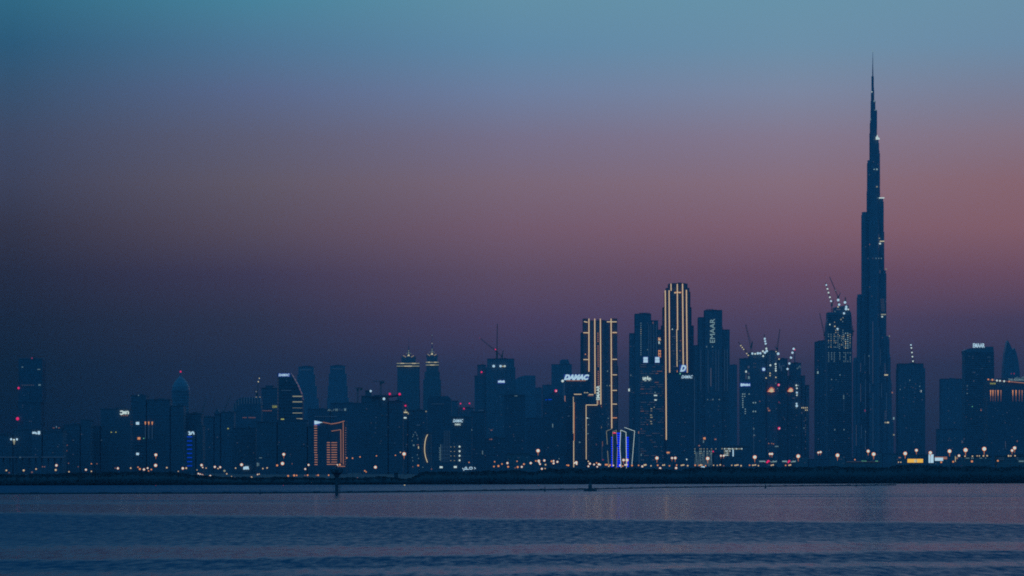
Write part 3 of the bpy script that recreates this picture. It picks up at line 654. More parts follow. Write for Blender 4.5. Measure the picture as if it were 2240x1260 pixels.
# tower complex with mast
b = Bld('office_tower', 'dark tower with a tall roof mast and white floodlights', 6200, cx=1083, depth=40)
b.block(1065.5,1125,786,'d',style='v'); b.block(1062.5,1127.5,803,'d',dy=-0.8,dd=41.6,roof=False,style='v')
b.block(1043.5,1063,799.5,'d',dy=3); b.block(1037.3,1045,823,'d',dy=4)
MB().box(b.X(1085),b.X(1089),-4,4,b.Z(786),b.Z(768)).lattice((b.X(1087),0,b.Z(768)),(b.X(1087.8),0,b.Z(707)),1.5,.45,.8).build('mast', M_CRANE, b.root)
b.lamp(1083.5,764,3.4,'R','beacon_light').location.y = -4.5; b.lamp(1053.5,814,4,'R','beacon_light')
b.lamp(1080,801,6,'W'); b.lamp(1095,801,5.4,'W'); b.lamp(1100.3,801.5,3,'C'); b.lamp(1104.3,801,4,'L')
b.light(1096.5,835.5,16,8,'U','sign_halo_sheet',dy=-0.8,dep=.3); b.glyphs([[(1090.5,833),(1090.5,837.2)],[(1093,837.2),(1093,833),(1096,833),(1096,837.2)],[(1098.5,833),(1098.5,837.2)],[(1101,837.2),(1101,833),(1103,833),(1103,837.2)],[(1090.5,835),(1103,835)]], 'W', wid=2.0, dy=-0.8); faint(b, 12, 1066, 1124, 850, 960)
low('office_tower', 'dark flat-topped block right below the mast tower', 4900, [(1102,1150,868),(1104,1148,865)], lambda b: (b.lights([(1127,866,2,2),(1130.5,866,2,2)], 'w'), faint(b,8,1104,1148,880,990)), 'tower', None)
low('office_building', 'dark low block left below the mast tower', 4600, [(1030,1062,902),(1062,1104,960)], lambda b: (b.lights([(1048+i*3,897.5,2,2) for i in range(4)], 'e'), b.lights([(1075,941,4,2),(1075,961,4,2.2),(1071.5,961,2,2)], 'o'), b.light(1055.5,990,1.6,8,'w'), faint(b,6,1035,1100,970,1000)), group=None)
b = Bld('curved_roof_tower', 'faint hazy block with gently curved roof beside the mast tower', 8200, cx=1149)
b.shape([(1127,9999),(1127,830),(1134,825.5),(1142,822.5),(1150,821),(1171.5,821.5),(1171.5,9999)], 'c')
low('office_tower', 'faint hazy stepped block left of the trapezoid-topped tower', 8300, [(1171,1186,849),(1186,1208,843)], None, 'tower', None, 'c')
low('office_building', 'hazy low block between two dark towers', 5600, [(1150,1188,916)], None, 'building', None)
b = Bld('gabled_tower', 'dark tower with a gabled top, red beacon and blue sign', 5200, cx=1212, depth=34)
b.shape([(1187,9999),(1187,876),(1196,868),(1209,858),(1216,855.5),(1224,862),(1232,874),(1238,880),(1238,9999)], 'g')
b.lamp(1216,855,6,'R','beacon_light'); b.lamp(1216.7,855.6,2.6,'L','beacon_light',dy=-6); b.lights([(1194.5,874.5,3,2),(1201,874,4,2),(1205,874,4,2)], 'b', 'blue_sign'); b.light(1209,931,2,8,'w'); faint(b,6,1190,1235,900,990)
b = Bld('trapezoid_topped_tower', 'hazy tower with a trapezoid top behind the long white sign', 7800, cx=1226)
b.block(1206,1251.5,798,'c'); b.shape([(1224,797),(1225,789),(1229,786),(1243,786),(1244.5,789),(1247,797)], 'c', 'roof_block', dy=8, dd=16)
b.light(1234,925,1.2,180,'e','light_strip')
# DAMAC A
b = Bld('office_tower', 'dark tower under a long glowing white slanted sign', 5300, cx=1263, depth=34)
b.block(1237.5,1290,832.5,'g'); b.text('DAMAC', 1233.5, 1289, 819, 831.5, 'W', shear=0.35, bold=0.075, edge=None, thick=2.0)
b.light(1261,825.3,55,13,'U','sign_halo_sheet',dy=1.0,dep=.4); b.light(1260,832.6,42,1.6,'q','light_bar',dy=-.5)
b.lamp(1230.7,833.5,6,'L'); MB().box(b.X(1229),b.X(1238),-4,0,b.Z(836.5),b.Z(835)).build('lamp_bracket_or_glow', M_POLE, b.root)
b.light(1235.8,873,1.8,14,'q','light_strip'); b.lights([(1250,844),(1271,844),(1236,905,2,3),(1244,910,4,3)], 'e'); faint(b,10,1240,1288,850,1000)
# tower in front with outlined edges
b = Bld('outlined_tower', 'dark twin slab with orange outlined corners in front of the striped tower', 5000, cx=1285, depth=40)
b.block(1253,1283,864.5,'g'); b.block(1283,1316,887,'g',dy=-1.0,dd=42)
b.strip([(1255.5,862.5),(1272,862.5)],1.8,'C','q'); b.strip([(1288,863),(1298,863)],1.8,'C','q')
b.strip([(1254.2,868),(1254.2,948)],1.3,'C','o'); b.strip([(1256,880),(1256,964)],1.2,'O','o'); b.strip([(1255,964),(1255,1022)],1.8,'C','q')
b.strip([(1306.5,876),(1306.5,886)],1.5,'C','q',dy=-2); b.strip([(1306.5,886),(1282,886)],1.9,'C','q',dy=-2); b.strip([(1282,886),(1282.3,1005)],1.6,'C','q',dy=-2)
b.lights([(1278.5,859,1.6,2,'C'),(1282,859,1.6,2,'C'),(1285.5,859,1.6,2,'C'),(1284.5,914,3,3,'L'),(1288,915,3,1.5,'w'),(1287,929,2.4,2,'w'),(1286,948.5,3,2,'w'),(1268,967.5,3,2.6,'w'),(1304.5,972,2.4,2.4,'o'),(1292,865,12,3,'o')]); faint(b,12,1256,1314,900,1000)
# striped tower
b = Bld('striped_tower', 'tall tower with four full-height cream light lines and vertical letters', 5600, cx=1312, depth=44)
b.block(1275.5,1289,698.5,'d',dy=2,style='v'); b.block(1270.8,1289,729,'d',dy=4,style='v'); b.block(1289,1336,702.8,'d',style='v'); b.block(1336,1350.5,698.5,'d',dy=2,style='v'); b.block(1350.5,1353,800,'d',dy=6,dd=20,roof=False)
b.strip([(1288.3,697),(1288.3,813)],2.2); b.strip([(1301,697),(1301.8,861)],2.2); b.strip([(1313.3,697),(1314.3,891)],2.2); b.strip([(1336.7,697),(1338.2,937)],2.3)
b.strip([(1276,727.8),(1287.3,728)],2); b.strip([(1276,786.5),(1287,786.5)],2,'C','q'); b.strip([(1277.5,703.5),(1285.5,705)],2,'C','q')
b.strip([(1327.5,704),(1349,704)],2,'C','q')
for i, y in enumerate((727.5,786,820,854,884,914)): b.strip([(1339.5,y),(1349.5,y)],1.9,'C' if i < 5 else 'O','q' if i else 'O')
for y0_, y1_ in ((729,751),(757,804),(813,845)):
    for y in np.arange(y0_, y1_, 4.4): b.light(1308+(y-730)*.008, y, 1.8, 2.6, 'q', 'lit_window')
for y in np.arange(877,890,4): b.light(1309,y,2,2.6,'q')
b.text('EMAAR', 1304.5, 1311.8, 843.5, 875, 'L', vertical=True, bold=0.03); b.lights([(1280.5,775,2,2,'O'),(1286,779,2,2,'o'),(1329,812,2,3,'w'),(1328,843.5,2,2,'w'),(1334,843.5,2,2.5,'c'),(1340,844,2,2,'e'),(1344,844,2,2,'e')]); 
b.lights([(1314.6,934,1.8,5,'C'),(1318,971,1.3,11,'o'),(1330.5,915,2,2,'w'),(1330.5,928,2,2,'w'),(1319,1006,3,2,'r')]); b.light(1317,990,.9,34,'i','light_strip')
MB().box(b.X(1306),b.X(1311),-2,2,b.Z(698),b.Z(697)).box(b.X(1308),b.X(1309),-1,1,b.Z(702.8),b.Z(698)).build('roof_antenna', M_POLE, b.root); faint(b,12,1316,1334,730,1000)
# petal building
b = Bld('petal_building', 'building of pale-outlined petal panels with blue light bars', 4300, 'building', cx=1357, depth=30)
b.block(1334,1376,950,'g',dy=3,roof=True)
def panel(pts, fill, k, segs, wid=1.5):
    b.shape(fill, 'g', 'petal_panel', dy=-3, dd=3)
    for s_ in segs: b.strip(s_, wid, k, None, 'panel_outline', dy=-3)
panel(0, [(1326,944),(1338.5,938.5),(1339,1024),(1331.5,1024),(1328.5,978)], 'c', [[(1326.3,943),(1338.5,938)],[(1326.3,943.5),(1328.3,972.5)],[(1328.7,986),(1331.2,1018)]], 1.3)
panel(0, [(1340,944.5),(1348,941),(1350,974),(1349,1024),(1340.5,1024)], 'c', [[(1340,944.5),(1348,941)],[(1340,944.5),(1340.2,1020)],[(1348.2,941),(1350,972)],[(1350.5,978),(1348.8,1024)]], 1.2)
panel(0, [(1358,941),(1369,945.5),(1370,1024),(1359,1024),(1356,980)], 'L', [[(1357.7,940.8),(1369,945.5)],[(1357.7,941),(1355.8,978),(1358.6,1025)],[(1369.2,945.5),(1370.2,1025)]], 1.4)
panel(0, [(1365.5,935),(1388,943),(1382,1022),(1372,1022),(1371,944)], 'L', [[(1365.5,935),(1388,943)],[(1388,943),(1381.8,1020)]], 1.2)
for i in range(16): b.light(1353.2, 948+i*4.8, 9.5, 3.2, 'B', 'light_bar', dy=-.2)
for i in range(14): b.light(1372.5, 957.5+i*4.8, 5.4, 3.2, 'B', 'light_bar', dy=-3.4); b.light(1338.6, 957.5+i*4.8, 3.6, 3.0, 'B', 'light_bar', dy=-3.4)
b.light(1343.7,947,7,3,'R','lit_sign',dy=-3.5); b.light(1344.5,946,1.5,1.5,'C','lit_sign',dy=-4.2)
# tower behind
b = Bld('stepped_tower', 'hazy stepped tower with dotted window columns, left of the tallest striped tower', 6900, cx=1412, depth=40)
b.block(1389,1424.5,687.5,'c',style='v'); b.block(1377.5,1390,730,'c',dy=3,style='v'); b.block(1424.5,1440,702,'c',dy=3,style='v'); b.block(1440,1450,722,'c',dy=5,style='v')
MB().box(b.X(1399),b.X(1422),-3,3,b.Z(684.5),b.Z(683.2)).box(b.X(1414),b.X(1415.5),-1,1,b.Z(687),b.Z(684.5)).build('roof_gantry', M_POLE, b.root)
for y in np.arange(707,780,4.6): b.light(1402,y,1.7,2.2,'w' if (int(y)*7)%5 else 'c')
b.lights([(1428.5,706,1.8,4,'o'),(1416.5,707,1.4,3,'e'),(1416.3,765,2,2,'w'),(1380,821,1.6,3,'w')]); b.light(1376,853,3.2,6,'L','floodlight')
for x in (1419,1424,1430,1436): b.light(x,745,.9,70,'e','light_strip')
b.text('E', 1440, 1447.2, 738, 744.5, 'O', vertical=True, bold=.03, dy=4); b.text('R', 1440.5, 1444.5, 746.5, 752.3, 'L', dy=4, bold=.02); b.text('EE', 1440.3, 1447.5, 766, 781.5, 'O', dy=4, bold=.02); b.text('E', 1441, 1447, 738.8, 743.8, 'C', vertical=True, dy=3.5, bold=.01)
faint(b,10,1378,1388,740,1000)
# brown banded tower
b = Bld('banded_tower', 'tower with brown balcony bands and two bright white emblems on top', 5900, cx=1426, depth=40)
b.block(1400,1452.5,795,'d')
for x in (1412.2, 1437.7):
    b.light(x,787,11.5,14,'U','sign_halo_sheet',dy=-0.1,dep=.3)
    b.light(x,784,9.2,5.6,'W','emblem',dy=-.5); b.light(x,790.3,9.6,5.8,'W','emblem',dy=-.5)
b.glyphs([[(1406.5,825),(1406.5,831),(1409,831),(1409,825)],[(1411,831),(1411,825.5),(1414,826),(1411.5,829)],[(1416,831),(1416.5,823),(1419,831)],[(1420,831),(1421.5,826),(1424,831)],[(1410,833),(1414,832.5)],[(1419,832.5),(1421.5,832.5)],[(1407,829),(1423,829)]], 'L', wid=1.3)
for r_ in range(44):
    y = 797.6+r_*4.85
    if 818 < y < 833 or 868 < y < 880 or 905 < y < 913: continue
    x = 1401
    while x < 1451:
        w_ = random.uniform(3, 14)
        if random.random() < (0.75 if y < 930 else 0.4) and (random.random() < 0.6 or x < 1406 or x > 1444): 
            if len([c for c in b.root.children if c.name.startswith('balcony_light')]) < 98: b.light(min(x+w_/2,1450), y, w_*.9 if x+w_ < 1452 else 3, 1.1, 'i' if random.random() < .9 else 'o', 'balcony_light')
        x += w_+random.uniform(1, 5)
b.lights([(1434,865,7,2.4,'L'),(1434,875,5,2.4,'L'),(1433,859,2,3,'w'),(1425,894,3,2),(1425,899,3,2),(1424,908,4,2),(1425,913,5,2),(1424,922,4,2),(1425,927,3,2),(1431,891,2,2)], 'c')
b.lights([(1397,946,1.6,5,'q'),(1402.5,995,1.5,5,'w')]); b.light(1398,985,1.0,60,'e','light_strip')
# tallest striped tower
b = Bld('striped_tower', 'tallest striped tower with octagonal crown and orange crown light', 6400, cx=1482, depth=50)
b.block(1463,1504.5,621.5,'g',yb=760,dy=6,dd=38,style='v'); b.block(1457.5,1508.5,631,'g',dy=4,dd=42,style='v'); b.block(1454.5,1510.8,638,'g',dy=8,dd=34,style='v',roof=False); b.block(1450.5,1513.5,673,'g',dy=10,dd=30,style='v'); b.block(1447.5,1518.5,713,'g',dy=12,dd=26,style='v')
b.block(1470,1500,620,'g',dy=14,dd=20,yb=630)
b.strip([(1455.4,635),(1457.8,962)],2.3,dy=3.6); b.strip([(1463.8,635),(1465.2,833)],2.2,dy=3.6); b.strip([(1467.9,620.5),(1468.2,636)],2.0,dy=3); b.strip([(1481.7,621),(1482.4,722)],2.2,dy=3); b.strip([(1480.5,720),(1481.3,802)],1.7,'C','q',dy=3); b.strip([(1481.4,810),(1481.4,814)],1.6,'O',None,dy=3)
b.strip([(1493.2,620.5),(1494.8,798)],2.3,dy=3); b.strip([(1501.7,634),(1503.3,815)],2.2,dy=3)
b.light(1483,639.5,15,2.4,'O','crown_light',dy=3.5); b.lights([(1476.5,640.5,3,2.4),(1482,638.5,3,3),(1487,639.8,3,2.4)], 'C', 'crown_light', dy=2.8); b.lights([(1472,633,1,5),(1475,632,1,6),(1488,632,1,6),(1478,632,1,5)], 'i', 'crown_light', dy=3)
b.lights([(1506,661.5,3,3),(1506,667,2,2),(1505,674,3,2),(1505,693,2,2)], 'w', dy=6); b.lights([(1471,720,2,2,'L'),(1474,736,7,1.4,'i'),(1489,745,3,1.4,'o'),(1488,767,3,2,'o'),(1474,768,3,1.5,'i'),(1474,774,3,1.5,'i'),(1487.5,789,1.8,2,'w'),(1476,802,6,1.4,'i')], dy=3.5); faint(b,16,1467,1500,740,800,'ei')
# DAMAC D in front
b = Bld('office_tower', 'dark tower with round white letter emblem over small slanted sign', 5600, cx=1491, depth=34)
b.block(1460,1519.5,817,'d'); b.light(1494.3,805.8,16,16,'U','sign_halo_sheet',dy=.5,dep=.3)
b.text('D', 1487.5, 1501, 798.5, 813, 'W', shear=.35, bold=.06, thick=1.5); b.text('DAMAC', 1490.5, 1515.5, 821, 827.8, 'W', shear=0.35, bold=0.03)
b.light(1487.7,817.3,2.6,3,'G'); b.light(1461.5,990,6.5,3.2,'O','lit_sign'); b.lights([(1502,1005,2.4,3,'L'),(1455.5+5,993,1.5,2,'w')]); faint(b,16,1466,1516,845,1000); b.light(1519.2,900,1.0,150,'e','light_strip')
# EMAAR tower 2
b = Bld('stepped_tower', 'stepped tower with outlined vertical letters near its top', 6900, cx=1562, depth=44)
b.block(1541.8,1580,679.5,'c',style='v'); b.block(1528.3,1542,695,'c',dy=4,style='v'); b.block(1580,1596.5,722,'c',dy=3,style='v'); b.block(1520,1529,756,'c',dy=6,style='v')
MB().box(b.X(1546),b.X(1561.5),-2,2,b.Z(676.2),b.Z(675)).box(b.X(1553),b.X(1554.2),-1,1,b.Z(679),b.Z(676)).box(b.X(1566),b.X(1580),-2,2,b.Z(678),b.Z(677)).box(b.X(1582),b.X(1583),-1,1,b.Z(720),b.Z(714)).build('roof_gantry', M_POLE, b.root)
b.text('EMAAR', 1553, 1563.5, 697.5, 749.5, 'v', vertical=True, bold=0.0, dy=-.5); b.lights([(1545.8,758.5,2.2,2.4),(1558.6,758.5,2.2,2.4),(1548,874,2,2),(1559.5,874,2,3),(1573.5,874,3,2)], 'w'); b.light(1555,825,2.4,40,'i','light_strip')
for x in (1533,1549,1566,1572,1585,1591): b.light(x,810,.9,90,'e','light_strip')
for y in np.arange(766,800,5): b.light(1559.5,y,1.5,2,'e')
b.light(1541,959,5,4.5,'O'); b.light(1565,961,4,2.4,'q'); b.light(1529.5,975,3,2.4,'q'); b.light(1539,966,2,6,'w'); faint(b,14,1530,1595,840,980)
b = Bld('office_tower', 'faint hazy slab right of the lettered stepped tower', 7900, cx=1606); b.block(1596,1613,799,'c')
# podium with zigzag lights
b = Bld('zigzag_lit_podium', 'low podium with zigzag lattice of faint white lights', 4900, 'building', cx=1540, depth=40)
b.block(1519,1560,985,'d'); b.block(1560,1578,992,'d',dy=2)
zz = []
for x0_ in (1519.5, 1527, 1535, 1543.5, 1551): zz += [[(x0_,1020),(x0_+2.5,989)],[(x0_+3,989),(x0_+7,1020)],[(x0_+6,989),(x0_+3,1018)]]
mb = MB()
for st_ in zz: mb.beam((b.X(st_[0][0]),b.yf()-.8,b.Z(st_[0][1])),(b.X(st_[1][0]),b.yf()-.8,b.Z(st_[1][1])),PW(.55,4900))
mb.build('zigzag_lights', emi('w'), b.root)
for y in (982,987,991.5): b.lights([(x,y,2.2,1.8) for x in (1520,1531,1534,1540,1547,1552,1556.5) if random.random() < .8], 'c' if y != 987 else 'v')
b.lights([(1535.5,y,1.6,1.8) for y in (996,1001,1006)]+[(1556,y,1.6,1.8) for y in (994,1000,1005)], 'w'); b.light(1560,987.5,2.4,3,'R')
b = Bld('lit_window_podium', 'low podium with rows of white windows and one tall white bar', 4900, 'building', cx=1602, depth=40)
b.block(1579,1641,978,'d')
for j, y in enumerate((981.8,986.6,991.2,995.6)):
    for x in np.arange(1585, 1624 if j == 0 else (1598 if j < 2 else 1596), 2.9): b.light(x,y,2.1,2.4,'L' if random.random() < .6 else 'c')
b.light(1603.7,991,2.4,15,'W','lit_sign'); b.lights([(1579.5,981.5,2.4,2.4,'c'),(1565+1,981.8,2,2,'c')])
# construction cluster
G_C = 'unfinished towers of the construction cluster'
b = Bld('unfinished_tower', 'unfinished tower with glowing white sign, left end of construction cluster', 6200, group=G_C, cx=1629, depth=34)
b.block(1619,1641,785.5,'d'); b.glyphs([[(1621,839.5),(1621,844.2),(1623.5,844.2),(1623.5,839.5),(1621,839.5)],[(1626,844.2),(1626,839.5),(1629,841),(1629,844.2)],[(1631.5,839.5),(1631.5,844.2)],[(1634,844.2),(1634.5,839.5),(1636.5,844.2)],[(1639.5,839.5),(1639.5,844.2)],[(1621,842),(1640,842)]], 'W', wid=2.0); b.light(1630.2,841.8,23.5,9,'U','sign_halo_sheet',dep=.2)
b.lights([(1632,813,3,4,'L'),(1637.5,803,4,5,'i'),(1637.5,817,4,4,'i'),(1638,826,4,6,'w'),(1632,824,2,10,'i')]); b.lights([(1624.8,862,2.3,2.3),(1629,862,2,2),(1638.7,862,2,2),(1624.2,867,2,2),(1629,867,2,2),(1624.8,871.5,1.6,2),(1624.8,876.3,2,2.3),(1624.8,881,2,2.3),(1624.8,885.8,2,2.3),(1625,890.6,2,2.3),(1630.3,895,1.8,2),(1630.3,900,1.8,2),(1630.3,904.5,1.6,2)], 'v')
b = Bld('unfinished_tower', 'broad unfinished tower topped with floodlights and a flame emblem', 6300, group=G_C, cx=1672, depth=40)
b.block(1639,1676,773,'d'); b.block(1676,1701,768.5,'d',dy=2)
for x, y, d_, k in [(1645.7,773.5,5,'W'),(1651.8,774,4,'L'),(1657.5,773,5.6,'W'),(1663,773,5.2,'W'),(1668.7,768.5,4.4,'L'),(1673,771.5,5.4,'W'),(1677,768,5.6,'W'),(1702,774,6,'W'),(1670.3,808,7,'W'),(1669.3,779,4,'L'),(1685,799,4,'L'),(1696.3,796.5,4.4,'L'),(1697,802,3,'L'),(1696.7,806.5,3.4,'L'),(1696.8,811,4,'L'),(1684.3,816.5,3.2,'C'),(1684.3,821.5,3,'C'),(1675.7,827,3,'C'),(1697,825.5,3,'C'),(1697.6,769,2.6,'C'),(1704,785.5,3.2,'C'),(1697,838.5,2.4,'w')]: b.lamp(x,y,d_,k)
b.light(1670.3,808,8.4,8.4,'U','glow_ring',dep=.2,dy=0.1); b.lamp(1703,842,5.4,'R','beacon_light'); b.lamp(1703.5,842.4,2.4,'L','beacon_light',dy=-6); b.lamp(1704,937,6,'R','beacon_light'); b.lamp(1704.4,937.5,2.6,'L','beacon_light',dy=-7); b.lamp(1704,880,2.4,'r','beacon_light')  # blue halo round the floodlight, put in as an emissive backing
for x in (1684,1697): b.lights([(x,y,1.4,2.4) for y in range(778,800,5)], 'i')
for x in (1647.8,1651.5): b.lights([(x+1.2,y,1.6,2) for y in (782,795,803)], 'i')
b.lights([(1647.8,881,2.3,2.5),(1652.7,881,2.3,2.5),(1647.8,900,2.3,2.5),(1652.7,900,2.3,2.5)], 'v'); b.lights([(1680,893.5,3,4,'o'),(1682.5,898,4,3,'q'),(1662,878,2,2,'o'),(1681.7,970,2,2,'q'),(1688,970,2,2,'q'),(1692,971,2.4,2,'q'),(1699,976.5,8,2.4,'w'),(1649,938,2,3,'w'),(1649.5,952,2,3,'w'),(1652,952.5,2,2,'i'),(1648,915,1.4,2,'i'),(1648,935,1.4,2,'i')])
b.light(1648.6,970,.8,60,'e','light_strip'); faint(b,14,1645,1700,850,990)
def flame(b, x, y, w, dy=-.5):
    mo = MB(); mi = MB()
    for i, (ang, L_) in enumerate(((172,1.0),(150,.9),(125,.95),(100,1.0),(75,.95),(48,.85),(15,.65))):
        a = R(ang); ox = x - w*.05; oy = y + w*.22
        tipx = ox + math.cos(a)*w*.55*L_; tipy = oy - math.sin(a)*w*.62*L_
        mo.beam((b.X(ox),b.yf()+dy,b.Z(oy)),(b.X(tipx),b.yf()+dy,b.Z(tipy)),PW(2.6,b.D),PW(1.9,b.D)); mi.beam((b.X(ox),b.yf()+dy-1.6,b.Z(oy)),(b.X(ox+(tipx-ox)*.85),b.yf()+dy-1.6,b.Z(oy+(tipy-oy)*.85)),PW(1.9,b.D),PW(1.3,b.D))
    o = mo.build('flame_emblem', emi('F'), b.root); mi.build('flame_rays', emi('C'), o)
flame(b, 1689, 853.5, 17)
b = Bld('unfinished_tower', 'unfinished block with a flame emblem right of the broad one', 6350, group=G_C, cx=1712, depth=34)
b.block(1701,1723.5,785.5,'d'); b.block(1723.5,1730,832,'d',dy=2); flame(b, 1731, 853.5, 14); b.lights([(1705,800,3,12,'e'),(1709,806,3,12,'e'),(1714,800,5,3,'e')]); faint(b,8,1703,1728,860,980)
b.lights([(1702,855.5,1.5,2,'i'),(1692+9,850,1.6,2,'w')])
b = Bld('unfinished_tower', 'stepped unfinished tower with roof mast, right end of construction cluster', 6400, group=G_C, cx=1748, depth=36)
b.block(1728.5,1753,795,'d'); b.block(1753,1762,823,'d',dy=2); b.block(1762,1771,843.5,'d',dy=3); b.block(1722,1729,824,'d',dy=3)
MB().ring(b.X(1740.3),0,[(PW(1.3,6400),b.Z(795)),(PW(.9,6400),b.Z(775)),(PW(.3,6400),b.Z(757))],8).build('mast', M_POLE, b.root); b.lamp(1740,764.5,3,'R','beacon_light').location.y = -3
b.strip([(1746.5,806),(1748,801),(1750,800.5),(1751,805)],1.0,'w',None,'arch_light'); b.lights([(1744,806,1.4,3,'w')])
for x, y, d_, k in [(1741.8,843,4,'L'),(1746,843.3,3,'w'),(1743,849.5,3.6,'L'),(1743,859,4.6,'W'),(1743,864.5,3.4,'L'),(1742.3,883,4,'W'),(1742.7,888,5.6,'W'),(1741.7,892.5,2.2,'w')]: b.lamp(x,y,d_,k)
b.lights([(1754.2,892,2,2.4),(1758,892,2,2.4),(1761.8,892,2,2.4),(1765.5,892,1.6,2.4),(1762,897,1.8,2.4),(1765.5,897,1.8,2.4)], 'C'); b.lights([(1762,y,1.7,2.4) for y in (914,919,930,934.5,940,945,951,966,981)], 'i'); b.lights([(1753.5,903,2,3,'i'),(1758.5,936.5,2,2,'w'),(1736,871,5,2,'i')]); faint(b,10,1730,1768,860,990)
# tall unfinished tower
b = Bld('unfinished_tower', 'tallest unfinished tower covered in lit window grid', 6700, group=G_C, cx=1838, depth=40)
b.shape([(1811.5,9999),(1809.8,800),(1808.8,735),(1808.5,712),(1811,697),(1811,683),(1826,683),(1826,672),(1856,667),(1857.5,678),(1862,684),(1863.5,700),(1864.5,730),(1864,800),(1863.5,9999)], 'd')
mb = MB()
for y in np.arange(690, 1010, 4.6): mb.box(b.X(1810.5), b.X(1862.5), b.yf()-.7, b.yf()-.02, b.Z(y), b.Z(y)+1.0)
mb.build('floor_ledge', M_ROOF, b.root)
cols_ = [1812.5,1818,1824.8,1828.3,1833,1836.5,1840.8,1844,1846.3,1849.8,1854.5,1859.5]
tops_ = [731,731,731,722,722,735,731,722,731,729,729,731]
for c_, t_ in zip(cols_, tops_):
    for y in np.arange(t_, 763, 4.6):
        if random.random() < (.9 if c_ not in (1836.5,1828.3) else .6): b.light(c_, y, 1.9, 2.2, 'v' if random.random() < .7 else 'C')
for c_ in (1812.7,1819,1825,1837,1846,1849.8,1854.6,1860):
    for y in np.arange(772, 791, 4.6):
        if random.random() < (.85 if c_ > 1845 or c_ < 1830 else .5): b.light(c_, y, 1.8, 2.2, 'v')
for x, y, d_, k in [(1815,710,3,'L'),(1826,714,3,'C'),(1825.5,705,2.4,'c'),(1832,719.5,4.6,'W'),(1839.5,699,3.2,'c'),(1844,695,2.6,'c'),(1846,685.5,5,'W'),(1850.5,676,6,'W'),(1851,671,5,'W'),(1855.5,677,3.4,'L'),(1833,671.5,3,'C'),(1835.3,666.5,5.4,'W'),(1826.5,681.5,2.4,'w'),(1843.5,703.5,2.4,'w')]: b.lamp(x,y,d_,k)
b.light(1834,677,9,2.6,'i'); b.lights([(1837.5,820,2,3,'w'),(1819,830,2,2.4,'w'),(1817.5,854,2,2,'i'),(1829,831.5,2,2,'w'),(1845.5,868,2.2,9,'w'),(1826,940,2,3,'w'),(1846.3,940,2,3,'w'),(1846,922,1.4,2,'i'),(1819,915,1.2,2,'i')]); b.light(1846,880,1.0,40,'e','light_strip'); faint(b,20,1812,1862,800,990)
b = Bld('office_tower', 'plain dark tower left against the tallest unfinished tower', 6900, group=None, cx=1798, depth=36)
b.block(1784.8,1792,748.5,'d',style='v'); b.block(1791,1812,746.3,'d',dy=1,style='v'); b.light(1789,815,3,5,'v'); b.light(1788,808,1.6,3,'i'); faint(b,12,1786,1810,780,990)

# ------------------------------------------------------------------ the supertall
D = 7360
b = Bld('supertall_spire_tower', 'tallest tower of the skyline, stepped tiers narrowing to a needle spire', D, cx=1911, depth=0)
M_BK = facade('silver_fin_facade', (0.145, 0.175, 0.19), (0.11, 0.135, 0.15), 1.4, 3.9, 0.55, 0.85, 0.2)
def lobe(xc, r, yt, yy, name='tier', cap=True):
    rr = PW(r, D); z = b.Z(yt); mb = MB(); seg = 20
    mb.ring(b.X(xc), yy, [(rr, -1.5), (rr, z - 6), (rr * .93, z - 5.5), (rr * .93, z), (rr * .6, z + .5)], seg)
    for k in range(0, seg, 2):         # vertical fins
        t = 2 * math.pi * k / seg; cx_ = b.X(xc) + rr * math.cos(t); cy_ = yy + rr * math.sin(t)
        mb.box(cx_ - .35, cx_ + .35, cy_ - .35, cy_ + .35, -1.5, z - 6)
    o = mb.build(name, M_BK, b.root)
    return o
# left-going wing, right-going wing and the wing that faces us; x edges as in the photo
for x0, yt, r, yy in [(1868.3,782,9,22),(1876,643.5,10,16),(1885.3,463.5,10,9),(1896.4,412,9,4),(1897.2,350.5,9,4),(1902.3,285,7,2),(1903.2,262.5,7,2)]: lobe(x0+r, r, yt, yy)
for x1, yt, r, yy in [(1957.5,917,7,26),(1953,830,8,22),(1950,774,9,18),(1947.5,735,9,18),(1940,591,9,12),(1934.7,500,9,7),(1933.5,434,9,6),(1925,328.5,8,3),(1923,306,8,2)]: lobe(x1-r, r, yt, yy)
for xc, yt, r, yy in [(1910,720,11,-26),(1909,628,10,-18),(1911,545,10,-11),(1911,480,11,-5),(1911,400,10,-1),(1911,300,8,0)]: lobe(xc, r, yt, yy)
mb = MB(); mb.box(b.X(1886), b.X(1934), -4, 14, -1.5, b.Z(560)); mb.box(b.X(1897), b.X(1925), -3, 8, b.Z(560), b.Z(420)); mb.box(b.X(1903), b.X(1920), -3, 5, b.Z(420), b.Z(310)); mb.build('core', M_BK, b.root)
mb = MB()
for x0, x1, yt, yb in [(1904.6,1918,241,330),(1904.8,1914.5,221,330),(1905.4,1912.2,199,250),(1906.4,1911.2,167,215),(1907,1911.6,190,215)]:
    mb.box(b.X(x0), b.X(x1), -PW((x1-x0)/2,D), PW((x1-x0)/2,D), b.Z(yb), b.Z(yt)); 
mb.build('upper_tier', M_BK, b.root)
MB().ring(b.X(1909.2), 0, [(PW(2.2,D), b.Z(240)), (PW(1.9,D), b.Z(185)), (PW(1.35,D), b.Z(165)), (PW(.75,D), b.Z(140)), (PW(.45,D), b.Z(122)), (PW(.3,D), b.Z(111))], 10).build('spire', M_STEEL, b.root)
yfr = lambda o, y: setattr(o.location, 'y', y)
yfr(b.light(1908.8,112.5,1.4,3.4,'v','crown_light'), -2.5)
o = b.shape([(1914.5,306.5),(1923,306.5),(1923,303.5),(1919.5,301),(1917.8,295.5),(1916.5,299),(1914.6,301)], emi('L'), 'crown_light', dd=1.2); o.location.y = -12
yfr(b.light(1922,304.8,3,2.2,'W','crown_light'), -8.5)
